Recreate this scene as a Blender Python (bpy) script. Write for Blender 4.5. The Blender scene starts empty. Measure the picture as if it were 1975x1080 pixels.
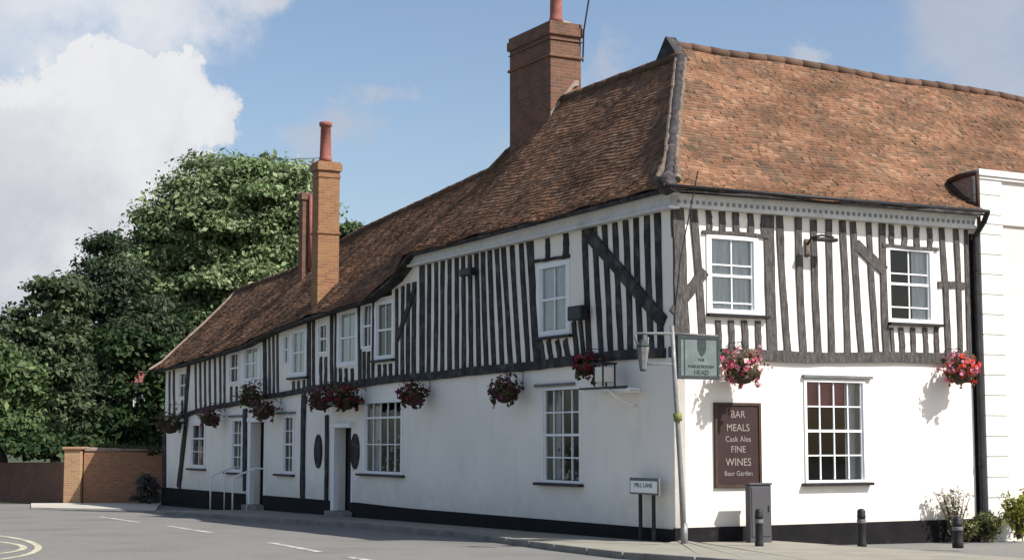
import bpy, math, random
import numpy as np
from mathutils import Vector, Matrix
random.seed(7); rng = np.random.default_rng(11)
sc = bpy.context.scene; COL = sc.collection
# ------------------------------------------------------------------ camera calibration and the inn's own frame
FPX, CX, CY, HOR, EYE = 3060.0, 987.5, 540.0, 850.0, 1.65
TH = math.atan((HOR - CY) / FPX)
def ray(u, v):
    x = u - CX; y = CY - v
    return Vector((x, FPX*math.cos(TH) - y*math.sin(TH), FPX*math.sin(TH) + y*math.cos(TH)))
ANG = math.atan((-700 - CX) / (FPX / math.cos(TH)))
AD = Vector((math.sin(ANG), math.cos(ANG), 0)); BD = Vector((AD.y, -AD.x, 0))
r0 = ray(1303, 1046); ORG = r0 * (-EYE / r0.z); ORG.z = 0; CAM = Vector((0, 0, EYE))
PHI = -ANG
def L2W(p): return ORG + BD*p[0] + AD*p[1] + Vector((0, 0, p[2]))
def W2L(p): q = p - ORG; return (q.dot(BD), q.dot(AD), p.z)
def onA(u, v, s=0.0):                      # plane of the long side wall, s metres behind it -> (s, t, z)
    r = ray(u, v); k = (s + BD.dot(ORG)) / BD.dot(r); return W2L(CAM + r*k)
def onB(u, v, t=0.0):                      # plane of the sunlit front wall
    r = ray(u, v); k = (t + AD.dot(ORG)) / AD.dot(r); return W2L(CAM + r*k)
def onY(u, v, Y):                          # world point at a given distance
    r = ray(u, v); return CAM + r*(Y/r.y)
def gz(s, t):
    t = max(-40, min(t, 48)); s = max(-30, min(s, 30))
    return -.0105*t - .012*s
def onG(u, v, dz=0.0):
    z = 0
    for _ in range(12):
        r = ray(u, v); k = (z + dz - EYE)/r.z; p = W2L(CAM + r*k); z = gz(p[0], p[1])
    return (p[0], p[1], z + dz)
def lerp(tab, x):
    if x <= tab[0][0]: return tab[0][1]
    for (a, b), (c, d) in zip(tab, tab[1:]):
        if x <= c: return b + (d-b)*(x-a)/(c-a)
    return tab[-1][1]
# ------------------------------------------------------------------ materials
MATS = {}
def nodes(name):
    m = bpy.data.materials.new(name); m.use_nodes = True
    return m, m.node_tree, m.node_tree.nodes['Principled BSDF']
def mat(name, col, rough=.8, var=.12, scale=3.0, bump=.0, bscale=30.0, dark=None, dscale=.8, dthr=(.55, .75), metal=0, stretch=None, spec=.3, detail=6):
    m, nt, bs = nodes(name); N = nt.nodes.new; K = nt.links.new
    tc = N('ShaderNodeTexCoord'); src = tc.outputs['Object']
    if stretch:
        mp = N('ShaderNodeMapping'); mp.inputs['Scale'].default_value = stretch; K(src, mp.inputs['Vector']); src = mp.outputs['Vector']
    no = N('ShaderNodeTexNoise'); no.inputs['Scale'].default_value = scale; no.inputs['Detail'].default_value = detail; K(src, no.inputs['Vector'])
    rp = N('ShaderNodeMapRange'); rp.inputs['From Min'].default_value = .3; rp.inputs['From Max'].default_value = .7
    rp.inputs['To Min'].default_value = 1-var; rp.inputs['To Max'].default_value = 1+var; K(no.outputs['Fac'], rp.inputs['Value'])
    mx = N('ShaderNodeMix'); mx.data_type = 'RGBA'; mx.blend_type = 'MULTIPLY'; mx.inputs[0].default_value = 1
    mx.inputs[6].default_value = (*col, 1); K(rp.outputs['Result'], mx.inputs[7]); out = mx.outputs[2]
    if dark:
        n2 = N('ShaderNodeTexNoise'); n2.inputs['Scale'].default_value = dscale; n2.inputs['Detail'].default_value = 8; n2.inputs['Roughness'].default_value = .65
        K(src, n2.inputs['Vector'])
        r2 = N('ShaderNodeMapRange'); r2.inputs['From Min'].default_value = dthr[0]; r2.inputs['From Max'].default_value = dthr[1]; K(n2.outputs['Fac'], r2.inputs['Value'])
        m2 = N('ShaderNodeMix'); m2.data_type = 'RGBA'; K(r2.outputs['Result'], m2.inputs[0]); K(out, m2.inputs[6]); m2.inputs[7].default_value = (*dark, 1); out = m2.outputs[2]
    K(out, bs.inputs['Base Color'])
    bs.inputs['Roughness'].default_value = rough; bs.inputs['Metallic'].default_value = metal
    bs.inputs['Specular IOR Level'].default_value = spec
    if bump:
        n3 = N('ShaderNodeTexNoise'); n3.inputs['Scale'].default_value = bscale; n3.inputs['Detail'].default_value = 5; K(src, n3.inputs['Vector'])
        b = N('ShaderNodeBump'); b.inputs['Strength'].default_value = bump; b.inputs['Distance'].default_value = .03; K(n3.outputs['Fac'], b.inputs['Height']); K(b.outputs['Normal'], bs.inputs['Normal'])
    MATS[name] = m; return m
def brickmat(name, c1, c2, mortar, scale=1.0, stain=(.1, .08, .06), op='ADD'):
    m, nt, bs = nodes(name); N = nt.nodes.new; K = nt.links.new
    tc = N('ShaderNodeTexCoord'); sp = N('ShaderNodeSeparateXYZ'); K(tc.outputs['Object'], sp.inputs[0])
    ad = N('ShaderNodeMath'); ad.operation = op; K(sp.outputs[0], ad.inputs[0]); K(sp.outputs[1], ad.inputs[1])
    cb = N('ShaderNodeCombineXYZ'); K(ad.outputs[0], cb.inputs[0]); K(sp.outputs[2], cb.inputs[1])
    br = N('ShaderNodeTexBrick'); br.inputs['Scale'].default_value = 1/scale; br.inputs['Brick Width'].default_value = .225; br.inputs['Row Height'].default_value = .075
    br.inputs['Mortar Size'].default_value = .008; br.inputs['Mortar Smooth'].default_value = .3; br.inputs['Bias'].default_value = -.1
    br.inputs['Color1'].default_value = (*c1, 1); br.inputs['Color2'].default_value = (*c2, 1); br.inputs['Mortar'].default_value = (*mortar, 1); K(cb.outputs[0], br.inputs['Vector'])
    no = N('ShaderNodeTexNoise'); no.inputs['Scale'].default_value = 2.2; no.inputs['Detail'].default_value = 8; no.inputs['Roughness'].default_value = .7; K(tc.outputs['Object'], no.inputs['Vector'])
    rp = N('ShaderNodeMapRange'); rp.inputs['From Min'].default_value = .45; rp.inputs['From Max'].default_value = .75; rp.inputs['To Max'].default_value = .75; K(no.outputs['Fac'], rp.inputs['Value'])
    mx = N('ShaderNodeMix'); mx.data_type = 'RGBA'; K(rp.outputs['Result'], mx.inputs[0]); K(br.outputs['Color'], mx.inputs[6]); mx.inputs[7].default_value = (*stain, 1)
    K(mx.outputs[2], bs.inputs['Base Color']); bs.inputs['Roughness'].default_value = .9
    b = N('ShaderNodeBump'); b.inputs['Strength'].default_value = .6; b.inputs['Distance'].default_value = .01; b.invert = True; K(br.outputs['Fac'], b.inputs['Height']); K(b.outputs['Normal'], bs.inputs['Normal'])
    MATS[name] = m; return m
def attrmat(name, rough=.85, translucent=0.0, noise=None, spec=.25, tint=(1, 1, 1)):
    m, nt, bs = nodes(name); N = nt.nodes.new; K = nt.links.new
    at = N('ShaderNodeAttribute'); at.attribute_name = 'col'; out = at.outputs['Color']
    if noise:
        tc = N('ShaderNodeTexCoord'); no = N('ShaderNodeTexNoise'); no.inputs['Scale'].default_value = noise[0]; no.inputs['Detail'].default_value = 8; no.inputs['Roughness'].default_value = .7; K(tc.outputs['Object'], no.inputs['Vector'])
        rp = N('ShaderNodeMapRange'); rp.inputs['From Min'].default_value = noise[1]; rp.inputs['From Max'].default_value = noise[2]; rp.inputs['To Max'].default_value = noise[4]; K(no.outputs['Fac'], rp.inputs['Value'])
        mx = N('ShaderNodeMix'); mx.data_type = 'RGBA'; K(rp.outputs['Result'], mx.inputs[0]); K(out, mx.inputs[6]); mx.inputs[7].default_value = (*noise[3], 1); out = mx.outputs[2]
        bu = N('ShaderNodeTexNoise'); bu.inputs['Scale'].default_value = 40; K(tc.outputs['Object'], bu.inputs['Vector'])
        b = N('ShaderNodeBump'); b.inputs['Strength'].default_value = .5; b.inputs['Distance'].default_value = .02; K(bu.outputs['Fac'], b.inputs['Height']); K(b.outputs['Normal'], bs.inputs['Normal'])
    K(out, bs.inputs['Base Color']); bs.inputs['Roughness'].default_value = rough; bs.inputs['Specular IOR Level'].default_value = spec
    if translucent:
        tr = N('ShaderNodeBsdfTranslucent'); K(out, tr.inputs['Color']); ms = N('ShaderNodeMixShader'); ms.inputs[0].default_value = translucent
        K(bs.outputs[0], ms.inputs[1]); K(tr.outputs[0], ms.inputs[2]); K(ms.outputs[0], nt.nodes['Material Output'].inputs['Surface'])
    MATS[name] = m; return m
mat('render_white', (.84, .785, .705), .9, .05, .7, .45, 2.2, dark=(.68, .65, .59), dscale=.9, dthr=(.58, .9))
def dirty_wall():
    m = MATS['render_white']; nt = m.node_tree; N = nt.nodes.new; K = nt.links.new; bs = nt.nodes['Principled BSDF']; src = bs.inputs['Base Color'].links[0].from_socket
    tc = N('ShaderNodeTexCoord'); sp = N('ShaderNodeSeparateXYZ'); K(tc.outputs['Object'], sp.inputs[0])
    n1 = N('ShaderNodeTexNoise'); n1.inputs['Scale'].default_value = 2.4; n1.inputs['Detail'].default_value = 9; n1.inputs['Roughness'].default_value = .75; K(tc.outputs['Object'], n1.inputs['Vector'])
    ad = N('ShaderNodeMath'); ad.operation = 'MULTIPLY_ADD'; K(n1.outputs['Fac'], ad.inputs[0]); ad.inputs[1].default_value = -1.7; K(sp.outputs[2], ad.inputs[2])
    r1 = N('ShaderNodeMapRange'); r1.inputs['From Min'].default_value = .05; r1.inputs['From Max'].default_value = -.75; r1.inputs['To Min'].default_value = 0; r1.inputs['To Max'].default_value = .42; K(ad.outputs[0], r1.inputs['Value'])
    mp = N('ShaderNodeMapping'); mp.inputs['Scale'].default_value = (1.9, 1.9, .5); K(tc.outputs['Object'], mp.inputs['Vector']); n2 = N('ShaderNodeTexNoise'); n2.inputs['Scale'].default_value = 1.6; n2.inputs['Detail'].default_value = 7; K(mp.outputs[0], n2.inputs['Vector'])
    r2 = N('ShaderNodeMapRange'); r2.inputs['From Min'].default_value = .56; r2.inputs['From Max'].default_value = .80; r2.inputs['To Max'].default_value = .26; K(n2.outputs['Fac'], r2.inputs['Value'])
    mxm = N('ShaderNodeMath'); mxm.operation = 'MAXIMUM'; K(r1.outputs[0], mxm.inputs[0]); K(r2.outputs[0], mxm.inputs[1])
    mx = N('ShaderNodeMix'); mx.data_type = 'RGBA'; K(mxm.outputs[0], mx.inputs[0]); K(src, mx.inputs[6]); mx.inputs[7].default_value = (.47, .42, .35, 1); K(mx.outputs[2], bs.inputs['Base Color'])
dirty_wall()
mat('timber', (.080, .072, .066), .85, .5, 4, .8, 14, dark=(.19, .18, .17), dscale=5, dthr=(.5, .8), stretch=(6, 6, 1.2))
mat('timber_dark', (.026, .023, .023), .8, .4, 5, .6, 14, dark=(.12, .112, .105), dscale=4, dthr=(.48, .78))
mat('white_paint', (.80, .80, .79), .5, .04, 4, .1, 20)
mat('dentil_grey', (.24, .24, .23), .8)
mat('cornice_paint', (.60, .59, .56), .7, .1, 6, .2, 20, dark=(.42, .41, .38), dscale=3)
mat('black_paint', (.018, .017, .018), .55, .3, 3, .25, 12, dark=(.05, .048, .045), dscale=2.5)
mat('plinth_black', (.011, .010, .011), .8, .3, 3, .4, 10, dark=(.04, .036, .032), dscale=2.2, dthr=(.6, .9), spec=.15)
mat('lead', (.15, .15, .15), .7, .25, 6, .4, 14, dark=(.24, .22, .19), dscale=4)
mat('hip_stone', (.16, .125, .095), .95, .4, 7, .9, 12, dark=(.09, .07, .055), dscale=6, dthr=(.45, .7))
mat('paving_pale', (.46, .43, .36), .9, .12, 2, .3, 30)
mat('hip_dark', (.045, .04, .042), .9, .4, 6, .8, 14, dark=(.16, .13, .10), dscale=3)
mat('mortar_pale', (.27, .20, .16), .95, .25, 8, .7, 20)
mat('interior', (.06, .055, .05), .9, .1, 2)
mat('net_curtain', (.82, .82, .82), .95, .15, 3, .3, 30, stretch=(8, 8, .6))
mat('blind_red', (.42, .13, .16), .9, .2, 5, .2, 20)
mat('cream', (.72, .68, .58), .6, .06, 5)
mat('stucco_cream', (.71, .62, .55), .9, .04, .8, .25, 18)
mat('stucco_white', (.74, .72, .66), .9, .05, 1.0, .25, 18, dark=(.66, .66, .58), dscale=.8, dthr=(.6, .85))
mat('sign_brown', (.035, .017, .016), .6, .2, 5)
mat('letter_cream', (.27, .235, .205), .7, .2, 25)
mat('sign_green', (.135, .165, .158), .6, .15, 5, .1, 20, dark=(.20, .24, .225), dscale=4)
mat('sign_dark', (.035, .045, .045), .6, .2, 8)
mat('letter_grey', (.055, .062, .06), .7, .1, 10)
mat('galv', (.22, .22, .215), .5, .2, 8, .15, 30, dark=(.17, .165, .16), dscale=5, metal=.2)
mat('cabinet_grey', (.072, .070, .074), .6, .06, 4, .08, 30)
mat('asphalt', (.205, .197, .177), .92, .20, .5, .9, 45, dark=(.150, .143, .128), dscale=.5, dthr=(.5, .78))
mat('paving', (.27, .25, .20), .9, .13, 1.2, .5, 40, dark=(.20, .18, .145), dscale=1.1, dthr=(.52, .8))
mat('kerb_stone', (.22, .205, .18), .9, .18, 2, .4, 30, dark=(.12, .11, .095), dscale=2.5)
mat('road_paint', (.56, .55, .50), .8, .2, 6, .2, 40, dark=(.21, .20, .18), dscale=5, dthr=(.42, .6))
mat('yellow_paint', (.56, .53, .36), .8, .2, 6, .2, 40, dark=(.25, .24, .19), dscale=5, dthr=(.44, .62))
mat('soil', (.050, .060, .030), .95, .2, .6, .5, 10, dark=(.035, .05, .02), dscale=.1)
mat('bark', (.075, .06, .045), .95, .35, 4, .9, 10, stretch=(3, 3, .8))
mat('moss_basket', (.06, .05, .03), .95, .3, 20, .8, 60)
mat('terracotta', (.30, .11, .085), .85, .2, 6, .3, 30, dark=(.14, .06, .05), dscale=4)
mat('lime_band', (.17, .18, .05), .6, .1, 10)
mat('rust_brown', (.06, .035, .025), .8, .3, 6, .3, 20)
brickmat('brick_dark', (.21, .085, .045), (.12, .055, .034), (.17, .135, .10), stain=(.055, .04, .03))
brickmat('brick_orange', (.30, .135, .055), (.20, .075, .04), (.27, .20, .12), stain=(.27, .18, .075))
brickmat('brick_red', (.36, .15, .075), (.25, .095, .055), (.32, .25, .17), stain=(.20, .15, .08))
brickmat('brick_shade', (.22, .085, .05), (.15, .06, .04), (.20, .15, .10), stain=(.09, .06, .04), op='SUBTRACT')  # shade on the lower wall stretch is put into these darker brick colours
brickmat('brick_pier', (.42, .23, .11), (.34, .16, .09), (.44, .36, .25), stain=(.42, .33, .15))
attrmat('roof_tile', .97, 0, (1.5, .46, .74, (.068, .056, .040), .85), spec=.1)
attrmat('leaf', .62, .28, spec=.3)
attrmat('petal', .7, .3)
def glassmat():
    m, nt, bs = nodes('window_glass'); N = nt.nodes.new; K = nt.links.new
    t = N('ShaderNodeBsdfTransparent'); t.inputs[0].default_value = (.82, .86, .86, 1); g = N('ShaderNodeBsdfGlossy'); g.inputs['Roughness'].default_value = .03
    tc = N('ShaderNodeTexCoord'); no = N('ShaderNodeTexNoise'); no.inputs['Scale'].default_value = 1.5; K(tc.outputs['Object'], no.inputs['Vector'])
    b = N('ShaderNodeBump'); b.inputs['Strength'].default_value = .2; b.inputs['Distance'].default_value = .012; K(no.outputs['Fac'], b.inputs['Height']); K(b.outputs['Normal'], g.inputs['Normal'])
    f = N('ShaderNodeFresnel'); f.inputs['IOR'].default_value = 1.5; ms = N('ShaderNodeMixShader'); K(f.outputs[0], ms.inputs[0])
    K(t.outputs[0], ms.inputs[1]); K(g.outputs[0], ms.inputs[2]); K(ms.outputs[0], nt.nodes['Material Output'].inputs['Surface']); MATS['window_glass'] = m
glassmat()
# ------------------------------------------------------------------ mesh helpers
class MB:
    def __init__(s): s.v = []; s.f = []; s.c = []
    def add(s, vs, fs, c=None):
        n = len(s.v); s.v += [tuple(x) for x in vs]; s.f += [tuple(i+n for i in q) for q in fs]
        if c is not None: s.c += [c]*len(fs)
        return s
    def box(s, a, b):
        x0, x1 = sorted((a[0], b[0])); y0, y1 = sorted((a[1], b[1])); z0, z1 = sorted((a[2], b[2]))
        return s.hexa([(x0, y0, z0), (x1, y0, z0), (x1, y1, z0), (x0, y1, z0), (x0, y0, z1), (x1, y0, z1), (x1, y1, z1), (x0, y1, z1)])
    def hexa(s, vs): return s.add(vs, [(0, 3, 2, 1), (4, 5, 6, 7), (0, 1, 5, 4), (1, 2, 6, 5), (2, 3, 7, 6), (3, 0, 4, 7)])
    def tube(s, pts, r, n=10, cap=True):
        pts = [Vector(p) for p in pts]; rs = r if isinstance(r, (list, tuple)) else [r]*len(pts); rings = []; up = None
        for i, p in enumerate(pts):
            d = (pts[min(i+1, len(pts)-1)] - pts[max(i-1, 0)]).normalized()
            if up is None: up = Vector((0, 0, 1)) if abs(d.z) < .9 else Vector((1, 0, 0))
            x = d.cross(up).normalized(); y = x.cross(d).normalized(); up = y
            rings.append([p + (x*math.cos(2*math.pi*k/n) + y*math.sin(2*math.pi*k/n))*rs[i] for k in range(n)])
        vs = [v for q in rings for v in q]; fs = []
        for i in range(len(pts)-1):
            for k in range(n): fs.append((i*n+k, i*n+(k+1) % n, (i+1)*n+(k+1) % n, (i+1)*n+k))
        if cap: fs += [tuple(range(n))[::-1], tuple((len(pts)-1)*n+k for k in range(n))]
        return s.add(vs, fs)
    def lathe(s, c, prof, n=20):
        vs = []; fs = []
        for r, z in prof: vs += [(c[0]+r*math.cos(2*math.pi*k/n), c[1]+r*math.sin(2*math.pi*k/n), c[2]+z) for k in range(n)]
        for i in range(len(prof)-1):
            for k in range(n): fs.append((i*n+k, i*n+(k+1) % n, (i+1)*n+(k+1) % n, (i+1)*n+k))
        fs += [tuple(range(n))[::-1], tuple((len(prof)-1)*n+k for k in range(n))]
        return s.add(vs, fs)
def mkobj(name, mb, m, parent=None, off=(0, 0, 0), smooth=False, bevel=0, **props):
    me = bpy.data.meshes.new(name); me.from_pydata([(v[0]-off[0], v[1]-off[1], v[2]-off[2]) for v in mb.v], [], mb.f)
    if mb.c:
        at = me.attributes.new('col', 'FLOAT_COLOR', 'FACE'); at.data.foreach_set('color', np.array([(*c, 1) for c in mb.c], dtype=np.float32).ravel())
    me.materials.append(MATS[m] if isinstance(m, str) else m)
    if smooth: me.polygons.foreach_set('use_smooth', [True]*len(me.polygons))
    me.validate(); me.update()
    o = bpy.data.objects.new(name, me); COL.objects.link(o); o.parent = parent
    if bevel:
        bv = o.modifiers.new('bevel', 'BEVEL'); bv.width = bevel; bv.segments = 2; bv.limit_method = 'ANGLE'
    for k, v in props.items(): o[k] = v
    return o
class Thing:
    def __init__(s, name, loc, label, cat, group=None):
        s.loc = loc; o = bpy.data.objects.new(name, None); COL.objects.link(o); o.location = L2W(loc); o.rotation_euler = (0, 0, PHI); o.empty_display_size = .2
        o['label'] = label; o['category'] = cat
        if group: o['group'] = group
        s.o = o
    def part(s, name, mb, m, parent=None, **k): return mkobj(name, mb, m, parent or s.o, s.loc, **k)
def struct(name, mb, m, **k):            # setting mesh in the inn's frame
    o = mkobj(name, mb, m, None, (0, 0, 0), kind='structure', **k); o.location = ORG; o.rotation_euler = (0, 0, PHI); return o
def fp(F, x, d, z):                       # wall coordinates -> frame: F 'A': x=t,d outward ; F 'B': x=s
    return (-d, x, z) if F == 'A' else (x, -d, z)
def fbox(mb, F, x0, x1, d0, d1, z0, z1, sh=0, zc=0):
    q = []
    for z in (min(z0, z1), max(z0, z1)):
        k = sh*(z-zc)
        for (x, d) in ((x0, d0), (x1, d0), (x1, d1), (x0, d1)): q.append(fp(F, x+k, d, z))
    return mb.hexa(q)
def px(F, u, v, d=0):
    p = onA(u, v, -d) if F == 'A' else onB(u, v, -d)
    return (p[1], p[2]) if F == 'A' else (p[0], p[2])
def beam(F, p0, p1, w, d0=-.02, d1=.03, n=6, jit=.012, mb=None):     # hewn timber from wall point to wall point
    mb = mb or MB(); P0 = Vector(p0); P1 = Vector(p1); D = (P1-P0).normalized(); Q = Vector((-D.y, D.x)); rings = []
    bow = random.uniform(-jit, jit)*2
    for i in range(n+1):
        k = i/n; c = P0.lerp(P1, k) + Q*(bow*math.sin(math.pi*k) + random.uniform(-jit, jit)*.5)
        h = w/2*(1+random.uniform(-.08, .08)); dd = d1 + random.uniform(-.006, .006)
        a = c+Q*h; b = c-Q*h; rings += [fp(F, a.x, d0, a.y), fp(F, b.x, d0, b.y), fp(F, b.x, dd, b.y), fp(F, a.x, dd, a.y)]
    fs = [(0, 3, 2, 1), (4*n, 4*n+1, 4*n+2, 4*n+3)]
    for i in range(n):
        for k in range(4): fs.append((4*i+k, 4*i+(k+1) % 4, 4*i+4+(k+1) % 4, 4*i+4+k))
    return mb.add(rings, fs)
# ------------------------------------------------------------------ THE INN
INN = Thing('timber_framed_inn', (0, 0, 0), 'long white timber-framed inn with black studs, clay tile roof and three chimneys', 'inn')
def rz(p): return p[2]
eaveA = [(-1, 5.80), (9.95, 5.74), (10.35, 5.34)]
for q in ((700, 577), (598, 608), (508, 641), (463, 666), (330, 706)):
    p = onA(*q, -.35); eaveA.append((p[1], p[2]))
eaveA.append((30.5, eaveA[-1][1]-.05))
ridgeA = [(0, 9.11), (7.9, 9.10), (8.8, 8.75), (10.4, 8.32), (11.3, 8.02), (14.4, 7.80), (19.1, 7.47), (24.3, 6.84), (29.6, 6.66)]
HP = [(0, 0), (.07, .035), (.16, .105), (1, 1)]
def h(u): return lerp(HP, u)
def wav(a, b): return .022*math.sin(a*1.3+b*2.1) + .016*math.sin(a*2.9-b*3.3+1) + .010*math.sin(a*6.1+b*5.2)
def SA(t, u, lift=0):
    e = lerp(eaveA, t); r = lerp(ridgeA, t); return (-.35+3.25*u, t, e + (r-e)*h(u)/h(.9) + wav(t, u*3) + lift)
def SB(s, u, lift=0):
    return (s, -.35+4.15*u, 5.80 + (.012*(1-u) - .012*u)*s + 3.66*h(u) + wav(s+5, u*3) + lift)
def tiles(kind, x0, x1, umax, len_m):
    mb = MB(); tw = .165; rows = int(len_m/.098)
    for j in range(rows):
        du = umax/rows; u0 = j*du; u1 = u0+du*1.25; x = x0 + (j % 2)*tw/2
        while x < x1:
            uc = u0+du/2; xa = x; xb = x+tw*.97; ok = True
            if kind == 'A':
                uh = (x+tw/2+.35)/4.15
                if uc > uh + .012: ok = False
                P = SA
            else:
                sh = -.35+3.25*min(uc, .9)
                if x+tw/2 < sh-.03: ok = False
                if x > 6.72 and -.35+4.15*uc < .12: ok = False
                P = SB
            if ok:
                l = .018+random.uniform(0, .012); tl = random.uniform(-.010, .010)
                a = P(xa, u0, l+tl+.012); b = P(xb, u0, l-tl+.012); c = P(xb, min(u1, umax), l*.4); d = P(xa, min(u1, umax), l*.4)
                a2 = P(xa, u0, -.004); b2 = P(xb, u0, -.004)
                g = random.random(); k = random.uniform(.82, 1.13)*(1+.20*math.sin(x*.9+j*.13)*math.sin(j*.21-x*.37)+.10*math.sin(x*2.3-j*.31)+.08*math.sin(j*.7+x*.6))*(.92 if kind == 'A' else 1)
                if g < .42: c0 = (.225, .118, .070)
                elif g < .68: c0 = (.195, .104, .062)
                elif g < .90: c0 = (.250, .148, .090)
                else: c0 = (.140, .088, .058)
                mb.add([a, b, c, d, a2, b2], [(0, 1, 2, 3) if kind == 'B' else (3, 2, 1, 0), (4, 5, 1, 0) if kind == 'B' else (0, 1, 5, 4)], (c0[0]*k, c0[1]*k, c0[2]*k))
            x += tw*random.uniform(.86, 1.1)
    return mb
roof = tiles('A', -.4, 29.55, .9, 4.55)
rb = tiles('B', -.4, 16.5, 1.0, 5.6)
roof.add(rb.v, rb.f); roof.c += rb.c
cb = (.16, .09, .06)
# roof bed under the tiles, back slopes
def grid(mb, fn, nx, ny, c=cb):
    vs = [fn(i/nx, j/ny) for i in range(nx+1) for j in range(ny+1)]; fs = [(i*(ny+1)+j, (i+1)*(ny+1)+j, (i+1)*(ny+1)+j+1, i*(ny+1)+j+1) for i in range(nx) for j in range(ny)]
    mb.add(vs, fs, c)
def fa(x, y): t = -.35+x*29.9; um = min((t+.35)/4.15, .9); return SA(t, um*y, -.02)
def fb(x, y): u = y; s0 = -.35+3.25*min(u, .9); q = s0+(16.5-s0)*x; return SB(q, max(u, .118) if q > 6.62 else u, -.02)
grid(roof, fa, 150, 10); grid(roof, fb, 60, 12)
def fab(x, y): t = 3.4+x*26.15; e = lerp(eaveA, t); r = lerp(ridgeA, t); return (2.575+3.2*y, t, r-(r-e)*y)
grid(roof, fab, 60, 4)
grid(roof, lambda x, y: (2.6+13.9*x, 3.8+4.0*y, 9.43-.167*x-3.6*y), 20, 4)
ROOF = INN.part('roof', roof, 'roof_tile')
# under-eave soffit boards
sf = MB()
for t0 in np.arange(-.3, 29.2, .5):
    a = lerp(eaveA, t0)-.075; b = lerp(eaveA, t0+.5)-.075
    sf.add([(-.33, t0, a), (-.33, t0+.5, b), (.1, t0+.5, b+.04), (.1, t0, a+.04), (-.33, t0, a+.06), (-.33, t0+.5, b+.06)], [(0, 1, 2, 3), (0, 1, 5, 4)])
sf.add([(-.3, -.33, 5.735), (6.75, -.33, 5.80), (6.75, .1, 5.84), (-.3, .1, 5.78), (-.3, -.33, 5.79), (6.75, -.33, 5.86)], [(0, 3, 2, 1), (0, 1, 5, 4)])
INN.part('soffit', sf, 'timber_dark')
# ridge and hip tiles
rg = MB()
def ridge_run(pts, r=.10):
    for a, b in zip(pts, pts[1:]):
        A = Vector(a); B = Vector(b); n = max(1, int((B-A).length/.42))
        for i in range(n):
            p = A.lerp(B, i/n); q = A.lerp(B, (i+1.02)/n); p.z += random.uniform(-.008, .012)
            c = random.uniform(.8, 1.2); rg.tube([p, q], [r, r*.93], 10); rg.c += [(.13*c, .08*c, .056*c)]*12
rt = [3.4, 4.5, 6, 7.9]; ridge_run([(2.575, t, lerp(ridgeA, t)+.02) for t in rt])
rt = [9.4, 10.4, 11.3, 13, 14.4, 16.8, 19.1, 21.5, 24.3, 27, 29.5]; ridge_run([(2.575, t, lerp(ridgeA, t)+.02) for t in rt])
INN.part('ridge_tiles', rg, 'roof_tile', smooth=True); rg = MB()
ridge_run([(2.62+i*1.4, 3.8, SB(2.62+i*1.4, 1)[2]+.02) for i in range(10)])
INN.part('ridge_tiles', rg, 'roof_tile', smooth=True)
# hip: two mortar / lead rolls that flare at the foot
hp = MB()
for off in (-.065, .065):
    pts = [];
    for i in range(15):
        u = .06+.84*i/14; t = -.35+4.15*u; s = -.35+3.25*u; z = 5.8+3.68*h(u)+.045
        w = off*(1+1.6*max(0, .25-u)*3)
        pts.append((s+w, t-w*.9, z-.02*(abs(off) > .1)+random.uniform(-.01, .01)))
    pts2 = []; rr_ = []
    for a_, b_ in zip(pts, pts[1:]):
        A_ = Vector(a_); B_ = Vector(b_)
        for k_ in range(3): pts2.append(A_.lerp(B_, k_/3)+Vector([random.uniform(-.012, .012) for _ in range(3)])); rr_.append(random.uniform(.032, .052)+(.02 if len(pts2) < 7 else 0))
    hp.tube(pts2, rr_, 8)
INN.part('hip_roll', hp, 'hip_stone')
hm = MB(); pts = []
for i in range(15):
    u = .9*i/14; t = -.35+4.15*u; s = -.35+3.25*u; pts.append((s, t, 5.8+3.68*h(u)+.0))
hm.tube(pts, [.16 if i < 2 else .10 for i in range(15)], 8); INN.part('hip_bedding', hm, 'hip_dark', smooth=True)
gb = MB(); za = lerp(ridgeA, 3.4)
gb.add([(2.50, 3.34, za-.05), (2.50, 4.26, za-.05), (2.50, 3.8, 9.60), (2.75, 3.34, za-.05), (2.75, 4.26, za-.05), (2.75, 3.8, 9.60)], [(0, 2, 1), (3, 4, 5), (0, 3, 5, 2), (1, 2, 5, 4)])
INN.part('gablet', gb, 'timber_dark')
vg = MB(); vg.tube([(SA(29.55, u)[0], 29.57, SA(29.55, u)[2]+.02) for u in np.linspace(0, .9, 8)], .06, 6)
INN.part('verge', vg, 'mortar_pale')
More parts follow.
